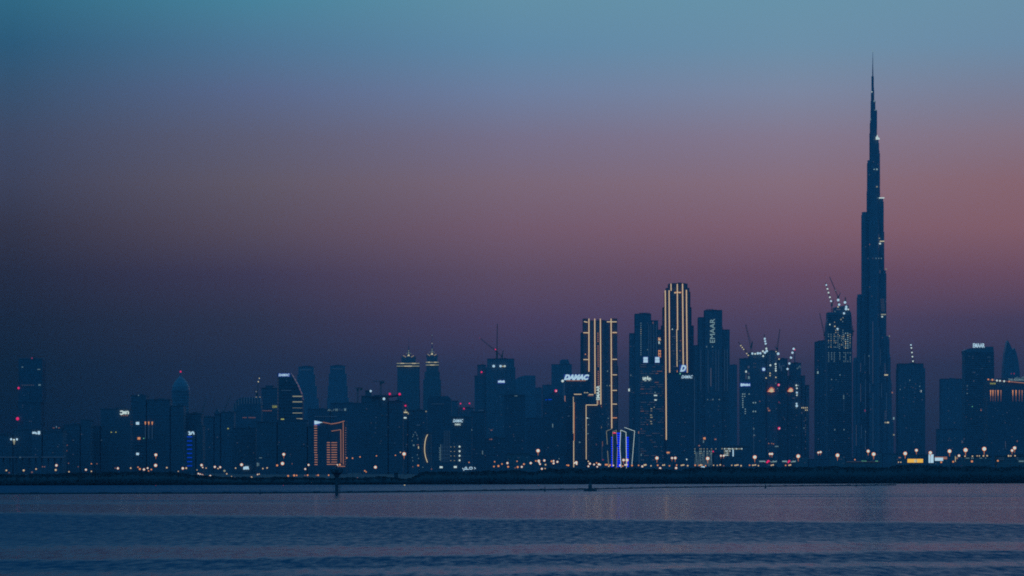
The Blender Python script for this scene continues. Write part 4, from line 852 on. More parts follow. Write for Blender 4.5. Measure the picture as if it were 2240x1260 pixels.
for x, y, w_, h_, k, yy in [(1914.3,241.8,6,1.4,'w',-7),(1911.6,222,2,3,'v',-6),(1911.4,212,.8,30,'i',-5),(1917,292,1.2,18,'i',-8),(1906.6,201.5,1.8,2.6,'W',-4),(1903.5,262,2.2,4,'w',-6),(1927.6,433.8,11.5,2.6,'L',-9),(1920,433.5,3,1.5,'w',-9),(1917,409.5,3.2,3,'C',-11),(1923,409.5,2.2,3,'i',-9),(1917,371.5,3,3.6,'L',-11),(1911.2,371.5,3.6,1.6,'L',-11),(1909.5,355,2,2,'i',-10),(1919.5,360,1.6,2,'i',-10),(1901,383,1.6,3,'i',-8),(1922,522,4,2.4,'c',-9),(1928.3,528.5,10,2.4,'C',-9),(1924,533.5,4,3.4,'W',-9),(1930.5,534,2,2,'i',-9),(1902.8,535.5,3.4,3.2,'O',-9),(1893,540,2,2,'i',-4),(1938.3,588.7,3,2.4,'C',0),(1923.8,595,2,7,'i',-9),(1938,660,1.8,2.4,'i',0),(1932,688.2,11,2.6,'c',-4),(1929.3,693,3.4,3,'W',-4),(1946,735,3,2.2,'c',6),(1937.5,820.3,9.5,2.6,'C',-1),(1953.2,858.5,2.6,3.4,'O',12),(1957,915,3,5,'v',18),(1936.3,924.3,3.6,3.0,'C',-2),(1941.8,924.3,5,3.0,'C',-2),(1960.2-3,951,3.4,3,'C',18)]:
    if w_ * h_ < 14: k = {'L': 'v', 'C': 'c', 'W': 'L', 'O': 'q'}.get(k, k)
    yfr(b.light(x,y,w_,h_,k,'lit_window'), yy-1.2)
for x in (1896.3,1907,1914,1920,1925.5): yfr(b.light(x,566.5,2,2.4,'i' if x < 1910 else 'w'), -22)
for i in range(8): yfr(b.light(1929.5+.25*i, 655+i*3.6, 8, 1.2, 'i', 'light_strip'), -5)
for i in range(7): yfr(b.light(1933.5+.25*i, 796+i*3.4, 6, 1.2, 'i', 'light_strip'), -3)
for i in range(5): yfr(b.light(1937, 900+i*4, 5, 1.2, 'i', 'light_strip'), -3)
for x, y0_, y1_ in ((1887.5,775,800),(1897.5,778,820),(1905,705,840),(1905.3,860,980),(1878.5,795,815),(1878.6,840,880),(1880,930,960),(1888.6,940,985),(1889,830,900),(1924,840,870),(1921.5,765,800),(1869,930,975),(1898.5,840,860),(1918,515,545),(1935,860,900),(1888.5,895,905)):
    yfr(b.light(x,(y0_+y1_)/2,.9,(y1_-y0_),'e' if (int(x)+y0_)%3 else 'i','light_strip'), -40)
for x, y in ((1896.5,780),(1888,816),(1889,945),(1889,980),(1900.5,896),(1926,740),(1903,650),(1898,630)): yfr(b.light(x,y,1.5,3,'w' if y in (945,780) else 'i'), -40)
yfr(b.light(1888,899,2,4,'r'), -40)

# right of it
b = Bld('office_tower', 'flat-topped dark tower right of the tallest tower', 6600, cx=1994, depth=40)
b.block(1966,2020.5,796.5,'d',style='v'); b.block(1964.8,2024,805,'d',dy=-.8,dd=41.6,style='v',roof=False); 
for x, y in ((1970,844),(1980,838),(1993.5,846),(1990,832),(1979,848),(1984.5,850),(2003,840),(2003,850),(2012,845),(1969,852),(1997,848),(2013,838),(2001,858)): b.light(x,y,1.6,2.6,random.choice('iwe'))
b.light(2014.5,855.5,2.8,4.4,'L'); faint(b,14,1968,2020,870,990)
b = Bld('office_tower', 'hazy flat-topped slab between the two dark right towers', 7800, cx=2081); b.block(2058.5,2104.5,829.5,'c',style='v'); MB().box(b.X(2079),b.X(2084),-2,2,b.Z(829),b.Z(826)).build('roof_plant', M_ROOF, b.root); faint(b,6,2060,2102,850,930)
low('office_building', 'low hazy block below the flat-topped slab', 6300, [(2052,2112,940)], lambda b: (b.lights([(2104.5,966.5,3,6,'i'),(2131-22,960,2,3,'i')]), faint(b,8,2055,2110,950,990)), 'building', None)
b = Bld('curved_top_tower', 'tower with glowing white letters on its curved roof', 6300, cx=2141, depth=40)
b.shape([(2110.5,9999),(2110.5,780),(2109,767),(2115,763.5),(2123,761.8),(2140,760),(2155,758.5),(2173,758),(2174.5,774),(2175,830),(2175,9999)], 'd')
b.text('EMAAR', 2128.3, 2154, 751, 760.3, 'W', bold=0.03, thick=1.5); mb = MB()
for y in np.arange(772, 1010, 4.6): mb.box(b.X(2110.8), b.X(2174.8), b.yf()-.7, b.yf()-.02, b.Z(y), b.Z(y)+1.0)
mb.build('floor_ledge', M_ROOF, b.root)
b.lights([(2164,790,3,2.4,'i'),(2115.7,844.5,2,3,'w'),(2115.7,852,1.6,3,'i'),(2115.7,860,2,3,'w'),(2130,833,2,5,'i'),(2127,890,2,3,'G'),(2146,896.5,2,4,'q'),(2148,806,5,1.5,'e'),(2130,814,8,1.4,'e'),(2120,780,3,3,'e'),(2128,780,3,3,'e'),(2163,781,7,3,'e')]); faint(b,24,2112,2172,780,990)
b = Bld('twin_peaked_tower', 'hazy sail-like tower with two curved peaks at right', 8400, cx=2213, depth=34)
b.shape([(2193.5,9999),(2195,815),(2196.5,793),(2198.5,772),(2201.5,757),(2205,744.5),(2209.5,753),(2215,765),(2217.5,763),(2219.5,761),(2224,772),(2228,790),(2231,815),(2233,9999)], 'c')
b.shape([(2205,747),(2214,767),(2216,830),(2197,830),(2199,775)], 'c', 'front_sail', dy=-1.5, dd=1.4)
b = Bld('long_hotel_building', 'long dark building with orange roof line and hotel name sign', 5500, 'building', cx=2238, depth=50)
b.shape([(2161,9999),(2161,833),(2175,832),(2320,842),(2320,9999)], 'd')
b.shape([(2175,832),(2180,828),(2320,820),(2320,842)], 'd', 'penthouse', dy=10, dd=30)
b.strip([(2161,830.8),(2200,834),(2240,838),(2300,843)], 1.8, 'o', None, 'roof_light_strip'); b.strip([(2206,834.5),(2240,837.8),(2300,843)], 2.2, 'q', None, 'roof_light_strip', dy=-.5)
for x, y in ((2161.3,830),(2170.3,831),(2180.3,832.5),(2186.8,833),(2196,834),(2207,834.5),(2252,840),(2262,841)): b.lamp(x,y,4.2 if 2168 < x < 2200 else 3.4,'L' if 2178 < x < 2198 else 'O','floodlight',dy=-1.6)
b.text('THE ADDRESS', 2205.5, 2239, 828.3, 833, 'v', dy=-1.2); b.glyphs([[(2219,826.5),(2221,827),(2225,826.5),(2225,824.5)],[(2228,826.5),(2230,826)],[(2233,826),(2236,825),(2238,826.5)],[(2238.5,823.5),(2238.5,826.5)]], 'w', wid=1.0, dy=-1)
b.text('EMAAR', 2166, 2178, 837.3, 840.8, 'y', dy=-.3); b.lights([(2212,817.5,1.6,2,'r'),(2218,817.5,2,3,'r')], dy=-1.5)
for i, x in enumerate((2167,2172,2177.3,2183.2,2189.5,2215.5,2222.5,2229.8,2235.8,2243,2249)):
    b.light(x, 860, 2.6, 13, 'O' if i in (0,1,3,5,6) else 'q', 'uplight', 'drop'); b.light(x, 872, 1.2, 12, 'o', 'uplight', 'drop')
b.lights([(2199.5,972,1.2,14,'i'),(2225,965,2,3,'o')]); faint(b,18,2164,2238,885,990)

# cranes ------------------------------------------------------------------
def crane(label, D, base, root, tip, tail=None, jl=(), ml=(), k='W', group='construction cranes over the skyline', w=1.6, hammer=False, oy=5):
    """base: foot on its roof, root: the cab where mast and jib meet, tip: jib end, all photo pixels"""
    o = P(base[0], base[1], D); o.y += oy
    t = thing('tower_crane', o, label, 'crane', group)
    L_ = lambda q: Vector(((q[0]-base[0])/F*D, 0, (base[1]-q[1])/F*D))
    mb = MB(); mb.lattice((0,0,0), L_(root), w*1.1, .42); mb.build('mast', M_CRANE, t)
    j = MB(); j.lattice(L_(root), L_(tip), w, .38, w*.55); jo = j.build('jib', M_CRANE, t)
    c = MB(); r_ = L_(root); 
    tl = L_(tail) if tail else r_ + Vector((4 if tip[0] < root[0] else -4, 0, 3))
    c.beam(r_ - Vector((0,0,1)), tl, w*1.2, w*.6); c.box(r_.x-1.6, r_.x+1.6, -1.6, 1.6, r_.z-2.2, r_.z+1.2); c.build('cab', M_CRANE, t)
    ml_ = MB(); ml_.beam(tl, L_(tip)*.5 + r_*.5, .25); ml_.build('pendant_line', M_CRANE, t)
    for x, y, d_, kk in [(*q, k)[:4] if len(q) == 3 else q for q in jl]:
        q = bpy.data.objects.new('work_light', shared('work_light', kk, 'ball')); COL.objects.link(q); q.parent = jo; p = L_((x, y)); s_ = d_/F*D
        q.location = (p.x, -w - s_*.5, p.z); q.scale = (s_,)*3
    return t
crane('thin luffing crane leaning left from the mast tower roof', 6200, (1097.5,786), (1098,779), (1050,739.5), (1101,766), [(1049.5,739.5,2,'r')], w=1.8)
crane('leftmost crane of the construction cluster, jib strung with small lights', 6300, (1640,785), (1638.5,776), (1615.5,748), None, [(1620.8,756,3,'C'),(1624,760,3,'C'),(1627,764.2,3,'C'),(1633.7,773.2,3,'C'),(1637,777.2,3,'C')], w=1.3)
crane('dark unlit crane with long steep jib over the construction cluster', 6300, (1643.5,773), (1643.5,759), (1631.5,709.5), (1646.5,747), [], w=2.6)
crane('short crane with bright lights stacked above the broad unfinished tower', 6300, (1674.5,768), (1675.8,764), (1672,731), None, [(1673,741,5),(1674,746.5,4.6),(1675,751.8,4.6),(1676.5,762.5,4.6,'L')], w=1.5)
crane('unlit steep crane leaning right over the construction cluster', 6300, (1700.5,770), (1700.5,762), (1706.5,720), None, [], w=1.7)
crane('crane with four widely spaced bright lights in front of the roof mast', 6300, (1720,822), (1722,812), (1739.5,757), None, [(1736.2,763,5.2),(1733.7,771.5,5.2),(1730.5,782.3,5.2),(1727,795,4.8),(1723,807,4.8)], w=.9)
crane('left lit crane on the tallest unfinished tower, jib with five lights', 6700, (1820,683), (1820,667), (1806.5,618), (1824.5,655), [(1807.8,623.3,4),(1810.3,631.8,4,'L'),(1812.5,640,4,'L'),(1815.5,650.2,4,'L'),(1818,658.5,4.4)], w=1.5)
crane('dark thin crane topping the tallest unfinished tower', 6700, (1834.5,668), (1834,650), (1815.3,605), (1839,640), [(1827.8,635,2.2,'w'),(1833.6,656.3,6,'W')], w=1.6)
crane('short dark mast crane at right of the tallest unfinished tower', 6700, (1849.5,668), (1849.5,658), (1849.5,649), (1851,652), [(1848.5,661.5,6,'W')], w=1.4)
crane('dark thin crane on the plain tower left of the unfinished one', 6900, (1804,746), (1804,732), (1793.5,685), (1805.5,722), [], w=1.6)
crane('small side crane on the right flank of the unfinished tower', 6700, (1866,735), (1866,724), (1865.8,712), (1870.5,724), [], w=1.1)
crane('crane with a straight row of five lights on the flat-topped right tower', 6600, (1997.5,797), (1997.5,793), (1992.7,752), None, [(1993,754.5,3.6),(1994,761,3.6,'L'),(1995.3,771,3.6,'L'),(1996.3,780,3.6,'L'),(1997.5,790,3.4,'L')], w=.9)
crane('tiny crane with sparse lights left of the sloped tower', 5400, (561,869.5), (562,862), (567,822), None, [(566.8,827.5,2.6,'C'),(564.7,834.7,3,'C'),(560,856.5,2.2,'c'),(560.3,869.5,3,'C'),(556,869.8,2.2,'c'),(568.5,869.5,3,'C')], w=.7)
for lb, x, yt, yb, x0, x1 in (('faint hammerhead crane above the canopy roof', 833, 834, 868, 815, 841), ('faint hammerhead crane left of the canopy roof building', 782.5, 849, 885, 775, 793)):
    D = 7000; o = P(x, yb, D); t = thing('hammerhead_crane', o, lb, 'crane', 'faint hammerhead cranes'); q = lambda a: PW(a, D)
    MB().lattice((0,0,0),(0,0,q(yb-yt)),2.4,.6).build('mast', M_CRANE, t); MB().lattice((q(x0-x),0,q(yb-yt)),(q(x1-x),0,q(yb-yt)+.3),1.6,.4).build('jib', M_CRANE, t); MB().box(q(x1-x)-5,q(x1-x),-1.4,1.4,q(yb-yt)-4,q(yb-yt)-.5).build('counterweight', M_CRANE, t); MB().box(-2,2,-1.5,1.5,q(yb-yt)-6,q(yb-yt)-1).build('cab', M_CRANE, t)
crane('faint thin crane above the low blocks, left one', 6600, (440,915), (440,908), (452,867), None, [], w=.8)
crane('faint thin crane above the low blocks, near the curved building', 6600, (489,906), (489,900), (505,863), None, [], w=.8)

# low rise rows behind the lamps -------------------------------------------
ZONES = [(-60,110,'at far left below the red-beaconed tower'),(110,235,'below the plain dark block at left'),(235,350,'below the white lit panels'),(350,520,'around the blue-barred block'),(520,680,'below the sloped tower with lit balconies'),(680,770,'in front of the orange-outlined building'),(770,950,'left of the curved cream light'),(950,1065,'below the two-line white sign'),(1065,1160,'below the mast tower'),(1160,1250,'below the gabled tower'),(1250,1322,'below the orange outlined corners'),(1322,1395,'in front of the petal building'),(1395,1520,'below the brown-banded tower'),(1520,1618,'by the zigzag-lit podium'),(1618,1780,'below the construction cluster'),(1780,1962,'below the tallest spire tower'),(1962,2066,'around the yellow billboard'),(2066,2400,'at right below the long hotel building')]
ORD = ['first','second','third','fourth','fifth','sixth','seventh','eighth','ninth','tenth','eleventh','twelfth','thirteenth','fourteenth','fifteenth','sixteenth','seventeenth','eighteenth','nineteenth','twentieth']
def zone(x):
    for a, c, n in ZONES:
        if a <= x < c: return n
    return ZONES[-1][2]
cnt = {}
def ordlab(kind, x):
    z = zone(x); cnt[(kind, z)] = cnt.get((kind, z), 0) + 1
    return '%s %s, %s from left' % (kind, z, ORD[cnt[(kind, z)] - 1])
x = -40
tops = lambda x: 1004 if x < 240 else (1006 if x < 760 else (998 if x < 1180 else (1002 if x < 1500 else 996)))
while x < 2300:
    w_ = random.uniform(48, 96); D = random.uniform(4700, 6200)
    if not (1500 < x < 1640):
        b = Bld('low_rise_block', ordlab('low dark block', x + w_ / 2), D, 'building', 'low blocks along the base of the skyline', cx=x + w_ / 2, depth=30)
        yt = tops(x) + random.uniform(-7, 8); h = random.uniform(.35, .65)
        b.block(x, x + w_ * h, yt, 's'); b.block(x + w_ * h, x + w_, yt + random.uniform(2, 7), 'd', dy=1.5)
        faint(b, 4, x, x + w_ * h, yt + 3, 1018)
    x += w_ * random.uniform(.9, 1.08)
# long lit causeway rails at left
b = Bld('elevated_road', 'long elevated road with a faint light line at far left', 3900, 'bridge', cx=60, depth=12)
mb = MB(); mb.box(b.X(-60), b.X(146), -6, 6, b.Z(1002.5), b.Z(1000.5))
for x in range(-50, 146, 14): mb.box(b.X(x)-.8, b.X(x)+.8, -1, 1, -1.5, b.Z(1002.5))
mb.build('deck', M_ROOF, b.root)
for xa, xb in ((-40,36),(42,84),(91,142)): b.light((xa+xb)/2,1000,xb-xa,1.1,'e','light_strip')
b.light(44,1000.3,3,2.4,'w')

# street lamps ---------------------------------------------------------------
_lm = {}
def lamp_mesh(name, make, mat):
    if name not in _lm:
        mb = MB(); make(mb); me = bpy.data.meshes.new(name); me.from_pydata(mb.v, [], mb.f); me.materials.append(mat); me.update(); _lm[name] = me
    return _lm[name]
def street_lamp(x, y, d, k='L', halo='A', big=False):
    D = 2500 if big else 2350
    if y > HY: D = min(D, max(shore(x) + 75, 3.1 * F / (y - HY)))
    p = P(x, y, D); gz = 0.75; h = p.z - gz
    col = {'L': 'pale', 'O': 'orange', 'R': 'red', 'G': 'green', 'C': 'yellowish', 'o': 'dim orange', 'w': 'dim white', 'W': 'white', 'c': 'dim yellow', 'q': 'copper'}[k]
    kind = ('tall bright mast lamp' if big else 'small %s street lamp' % col)
    t = thing('street_lamp', (p.x, D, gz), ordlab(kind, x), 'street lamp', 'lamps behind the mangroves')
    pm = lamp_mesh('pole', lambda m: m.ring(0, 0, [(.13, -.3/10), (.09, 1)], 8), M_POLE)
    o = bpy.data.objects.new('pole', pm); COL.objects.link(o); o.parent = t; o.scale = (1, 1, h)
    s_ = d / F * D
    am = lamp_mesh('arm', lambda m: m.beam((-1, 0, 0), (1, 0, 0), .12), M_POLE)
    o = bpy.data.objects.new('arm', am); COL.objects.link(o); o.parent = t; o.location = (0, 0, h - .05); o.scale = (s_ * .5, 1, 1)
    hd = bpy.data.objects.new('lamp_head', shared('lamp_head', halo, 'ball')); COL.objects.link(hd); hd.parent = t  # lens glow round the lamp, put in as a wider emissive ball
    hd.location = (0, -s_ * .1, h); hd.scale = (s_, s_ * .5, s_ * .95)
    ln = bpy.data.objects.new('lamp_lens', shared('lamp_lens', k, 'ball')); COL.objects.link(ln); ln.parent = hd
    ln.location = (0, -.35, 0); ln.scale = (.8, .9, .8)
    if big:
        sk = bpy.data.objects.new('pole_glow', shared('pole_glow', 'a', 'drop')); COL.objects.link(sk); sk.parent = t; sk.name = 'lamp_bracket_or_glow'  # amber glow below the lamp, shaped as an emissive drop
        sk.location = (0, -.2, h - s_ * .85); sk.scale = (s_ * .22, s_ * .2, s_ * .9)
BIG = [(341,995,7),(620.8,994,7),(884,993,8.5),(1177,986,8.5),(1437,1002,8),(1470,1002,5.5),(1477,1002,6.5),(1548,1003,8.5),(1577,997,5),(1583,997,5),(1364,1006.5,6.5),(1371.5,1006.5,7),(1651,1000,9),(1684,993,5.5),(1688.6,993,6),(1746,998,9),(1790,990,5),(1795,989,5.5),(1832,996,9),(1899,987,7.5),(1911,993.5,9),(1980,992,9),(2004.5,985,7),(2035,990.3,8),(2077,987,9),(2112,984.5,10),(2152.8,982,10),(2213.8,985.5,6.5),(2219.3,980,8)]
SML = [(14,1029,4,'C'),(20,1034,3,'o'),(52,1029,5,'C'),(70,1033,4,'o'),(79,1026,4,'C'),(93,1021,3,'o'),(97.5,1021,3,'o'),(123.5,1018,6,'L'),(122,1028,5,'C'),(151,1032,3.4,'C'),(188,1027.5,5,'L'),(200,1014.5,3,'O'),(200,1031,3.4,'C'),(212,1014.5,3,'o'),(171,1021,2.4,'o'),(150,1013.5,2.6,'o'),(252,1024,3,'o'),(258,1024.5,5.4,'L'),(286,1024,4,'C'),(302,1022,3.4,'O'),(306,1026,5,'O'),(315,1027,5.6,'L'),(323,1024,4.4,'L'),(325,1030,3,'O'),(331,1027,4,'O'),(340.5,1018,7.5,'L'),(365,1023,4,'C'),(390,1031,2.6,'C'),(400,1024.5,6,'L'),(407.5,1024,4.4,'C'),(431,1028,2.4,'C'),(434,1036,4,'L'),(438,1037.5,4,'L'),(441,1017.5,6,'L'),(443.5,1022.5,3.4,'L'),(442,1040.5,7.5,'W'),(451,1024,3,'C'),(460,1041,5,'L'),(470,1021.3,5.4,'L'),(477,1025,3.4,'C'),(481.7,1022,5,'L'),(491,1030,5,'c'),(496,1036.5,3.4,'C'),(506.5,1042.5,3.2,'C'),(513,1045,3,'C'),(522,1045,4,'O'),(515.5,1024,3.4,'C'),(528.5,1016.5,7,'L'),(550,1044,4.6,'C'),(563.5,1038,3.4,'L'),(567,1037,3,'C'),(575,1025,3.4,'C'),(584.3,1023.5,3.6,'C'),(606.3,1018,5,'O'),(618,1014,8,'L'),(630.3,1041,4.4,'O'),(643.5,1040,5,'O'),(649,1040,3.6,'O'),(633,1046,2.4,'o'),(639,1014.5,2.4,'o'),(667,1040,3,'o'),(667.8,1026,4.6,'L'),(673,1039.5,4,'O'),(675,1017,5,'L'),(692,1040,3,'o'),(696,1039.5,4,'O'),(719,1039.5,3.6,'O'),(738,1017,4,'L'),(743.5,1016.5,5,'O'),(758.5,1001.8,3.4,'O'),(771.3,1002.3,3.6,'O'),(787.6,999.5,3.4,'O'),(798,1030,3.6,'O'),(801,1032.3,3,'O'),(782,1045,2.4,'o'),(795.5,1047,3,'o'),(823.5,997.3,3,'O'),(821.3,1022,7,'L'),(865,996,3,'O'),(876,989.5,3,'C'),(903,1021,2.6,'o'),(914.8,1018.3,4.4,'O'),(925,1022,2,'w'),(944,1026,3,'o'),(1026,1011.5,3,'O'),(1080.5,1020.5,4,'O'),(1082,1010,3.4,'O'),(1090.3,1019.5,5,'O'),(1098,1015,3.6,'O'),(1110,1013,5.4,'L'),(1111.5,1021,4.6,'O'),(1127,1023.5,3,'o'),(1131,1009,3,'O'),(1132.5,1021.7,5,'O'),(1141.3,1021.3,5,'L'),(1146,1015.3,4.4,'O'),(1161,1013,5.6,'L'),(1172.3,1008.3,4,'O'),(1178.5,1008.3,6.5,'L'),(1179.5,1012,4,'L'),(1181.3,1015.3,4.4,'L'),(1185.3,1025.5,5,'L'),(1190.7,1007.3,5.4,'L'),(1192.5,1025,3,'C'),(1193.3,1016.5,4,'C'),(1206.5,1009,4.4,'O'),(1211,1008.3,4.4,'L'),(1211,1013.5,5,'L'),(1219.3,1010.3,5,'L'),(1223,1003.5,2.4,'w'),(1240,1017.5,3,'O'),(1243.3,1018,4.4,'O'),(1256.5,1013,4.4,'L'),(1260.5,1011.5,6.5,'L'),(1261.5,1015,4.4,'L'),(1287,1009.3,3.4,'C'),(1287,1020,4.4,'L'),(1290.3,1014.3,5.4,'L'),(1299.5,1016,4.4,'L'),(1305,1012.5,3.6,'O'),(1306.5,1021,4,'L'),(1310,1015.7,6,'L'),(1312.8,1016.5,4,'L'),(1325,1016.5,4.4,'O'),(1328,1016.5,4.4,'O'),(1331.7,1020,3.4,'C'),(1334.3,1017.5,4.4,'O'),(1341.4,1018,4,'L'),(1347.5,1024.3,3.4,'o'),(1352,1025,3.4,'q'),(1356.5,1018,5,'L'),(1362,1019.5,3.6,'O'),(1367.5,1017,4.4,'L'),(1371,1016.7,4.4,'L'),(1382.5,1018.3,4.4,'O'),(1397,1018,3.6,'O'),(1405,1020.3,5,'L'),(1409.5,1017.3,4.4,'C'),(1412.5,1016.8,4.4,'C'),(1424,1019,3.4,'C'),(1438.7,1017.8,4,'O'),(1444,1024.3,5.4,'L'),(1450,1017.6,3.6,'C'),(1453.3,1017.2,3.6,'C'),(1464.3,1019,3.4,'O'),(1479,1023.7,5.6,'L'),(1480,1017.5,3.6,'O'),(1490.5,1018,3.4,'C'),(1493.5,1017.4,3.6,'C'),(1496,1017,3,'C'),(1504.3,1018.7,4,'C'),(1520.7,1017.7,4,'O'),(1529.6,1018,3.6,'O'),(1533,1017.2,4.2,'C'),(1535.8,1017.6,3,'O'),(1543.5,1018.8,3.4,'O'),(1561,1017.8,3,'C'),(1569,1018,3,'C'),(1575.5,1017,4,'C'),(1583,1018.8,3,'o'),(1600.7,1017.8,3,'C'),(1608,1018,3.6,'C'),(1611.2,1017.5,3.6,'C'),(1614.2,1017,3.4,'C'),(1621,1018.7,4,'C'),(1639.7,1017.7,3.4,'O'),(1646.5,1017.8,3.4,'C'),(1649.5,1017.5,3.2,'C'),(1652.7,1017,3.4,'C'),(1659,1018.7,3.4,'C'),(1687.3,1017.8,3.6,'C'),(1691,1017,4,'C'),(1718.5,1018,3.4,'O'),(1726,1017.8,3.6,'C'),(1729,1017,4,'C'),(1870,1005.5,3.4,'O'),(1967,1001,3,'q'),(1969.6,1001,2.6,'q'),(1965.5,1011,3,'C'),(1970.5,1011,3,'C'),(2058.8,1011,4.6,'O'),(2085,1010,4.6,'O'),(2097.7,996.8,6,'L'),(2110.8,998,3.6,'C'),(2126,1009.3,5.4,'O'),(2127.2,998,3.6,'C'),(2137.5,997.3,3,'C'),(2142.3,997.3,3,'C'),(2151.2,997.3,4,'C'),(2159.3,997,4,'C'),(2182.7,1008,4.4,'O'),(2206.3,997.2,4.4,'C'),(2211.2,997.3,3.4,'C'),(2220.3,997,3.6,'C')]
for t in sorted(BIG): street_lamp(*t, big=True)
for t in sorted(SML): street_lamp(*t, halo={'L': 'A', 'C': 'a', 'O': 'a', 'W': 'O', 'o': 'o', 'w': 'w', 'c': 'c', 'q': 'o'}.get(t[3], 'a'))

# billboards and the lit roadside pieces at right ------------------------------
def board(name, label, D, x0, x1, y0, y1, k, frame='a', legs=2, cat='billboard'):
    p = P((x0+x1)/2, y1, D); t = thing(name, (p.x, D, .75), label, cat); w_ = PW(x1-x0, D); h0 = CAMZ+(HY-y1)/F*D-.75; h1 = CAMZ+(HY-y0)/F*D-.75
    MB().box(-w_/2, w_/2, -.25, 0, h0, h1).build('lit_face', emi(k), t)
    MB().box(-w_/2-.3, w_/2+.3, .01, .5, h0-.3, h1+.3).build('frame', M_POLE, t)
    mb = MB()
    for i in range(legs): xx = -w_/2 + w_*(i+.5)/legs; mb.box(xx-.15, xx+.15, .55, .85, -1, h1)
    mb.build('legs' if False else 'leg', M_POLE, t); return t, w_, h0, h1
t, w_, h0, h1 = board('billboard', 'wide yellow glowing billboard among the right hand lamps', 2600, 1985, 2019, 1003.8, 1012, 'Y', legs=3)
MB().box(-w_*.07, w_*.12, -.32, -.26, h0+.2, h1-.5).build('poster_patch', emi('C'), t)
board('billboard', 'tall bright white upright sign right of the yellow billboard', 2600, 2031.3, 2042, 994, 1012.5, 'W')
t, w_, h0, h1 = board('billboard', 'white panel of a filling station canopy', 2620, 2045, 2063, 1001, 1008, 'W')
MB().box(-w_/2, w_/2+2.8, -.4, .6, h1+.1, h1+.6).box(w_/2, w_/2+2.8, -.3, -.1, h1-1.1, h1).build('canopy_edge', emi('q'), t)
b = Bld('low_lit_shop', 'long low shop with rows of faint windows at right', 3000, 'shop', cx=2140, depth=14)
b.block(2105,2170,1000,'s',step=3.5); b.lights([(2113+i*3.1,1002.2,2,2.2) for i in range(6) if i != 3]+[(2128,1002,2,2),(2144,1002,2,2),(2147,1002,2,2),(2156,1002,2,2)], 'w')
b = Bld('low_lit_shop', 'low shop with two dim window rows at the right edge', 3000, 'shop', cx=2212, depth=14)
b.block(2180,2262,999.5,'s',step=3.5); b.lights([(2185+i*3.3,1001.8,2,1.6) for i in range(4)]+[(2185+i*3.3,1005.5,2,1.6) for i in range(4)]+[(2225,1001.5,4,2),(2226,1005,4,2)], 'e'); b.light(2234,1009,11,3,'w','lit_sign')
b = Bld('narrow_kiosk', 'small kiosk outlined in yellow lights beside the shop', 2600, 'kiosk', cx=2092, depth=4)
b.block(2089,2096,1001,'d'); b.strip([(2089.3,998),(2089.7,1010)],1.4,'C',None); b.strip([(2090,1000.5),(2095,1000.5)],1.4,'c',None); b.light(2092.5,1003,5,2,'q')
# the two signs with red emblem and Arabic script
for lb, x0, s_ in (('row sign with red emblem and Arabic script, the left larger one', 1660.5, 1.0), ('row sign with red emblem and Arabic script, the right smaller one', 1711, .76)):
    b = Bld('shop_sign', lb, 3600, 'sign', 'row signs with red emblem', cx=x0 + 20*s_, depth=2)
    X_ = lambda q: x0 + (q-1660.5)*s_
    b.block(X_(1659), X_(1700.5), 1007.3, 'd', roof=False)
    b.glyphs([[(X_(q),1007.8),(X_(q),1010.6)] for q in np.arange(1661.5,1673.5,1.9)]+[[(X_(1661),1009.2),(X_(1673.5),1009.2)],[(X_(1673.5),1008.6),(X_(1673.5),1012)]], 'v', wid=1.1)
    b.glyphs([[(X_(1685.5),1009.3),(X_(1686.5),1011),(X_(1690),1010.5),(X_(1690),1008.2)],[(X_(1690),1010.5),(X_(1698.5),1010.2),(X_(1698.5),1007.4)],[(X_(1696.3),1010),(X_(1696.3),1008)],[(X_(1692),1010),(X_(1692.5),1007.5)],[(X_(1694),1008.6),(X_(1694.6),1010)]], 'v', wid=1.0)
    b.shape([(X_(1676),1012.6),(X_(1676.3),1010.5),(X_(1679),1007),(X_(1682),1006.5),(X_(1683.8),1008.5),(X_(1683.5),1010.5),(X_(1681),1010),(X_(1679.5),1012.8)], emi('R'), 'emblem', dy=-.9, dd=.5)
b = Bld('green_lit_kiosk', 'low roadside shelter with tiny green lights below the tallest tower', 3400, 'shelter', cx=1905, depth=8)
b.block(1850,1925,1011,'s',step=3); b.lights([(1886,1007.5+.8),(1890,1008.5),(1894,1008.5),(1916,1008.5),(1919,1008.5)], 'G', w=1.8, h=1.6); b.light(1888,1010,72,1,'i','light_strip')
b = Bld('white_vehicle_sign', 'short white lit panel at the treeline below the zigzag podium', 2500, 'sign', cx=1537, depth=1); b.block(1533,1542,1024,'d',roof=False); b.light(1537.5,1021.3,8,3,'W','lit_panel'); b.light(1683,1018.2-1,8,2.2,'e')

# watch hut on the left bank
t = thing('bird_hide', P(866.5, 1046, shore(866) + 28), 'small boxy hut standing up from the low left mangroves', 'hut')
D = shore(866) + 28; q = lambda a: PW(a, D)
MB().box(-q(4.2), q(4.2), -1, 1, -.5, q(11.5)).build('wall', M_RUST, t); MB().box(-q(5), q(5), -1.3, 1.3, q(11.5), q(12.6)).build('roof', M_RUST, t)

# ------------------------------------------------------------------ on the water
def on_water(x, y): D = CAMZ * F / (y - HY); return Vector((PW(x - 1120, D), D, 0)), D
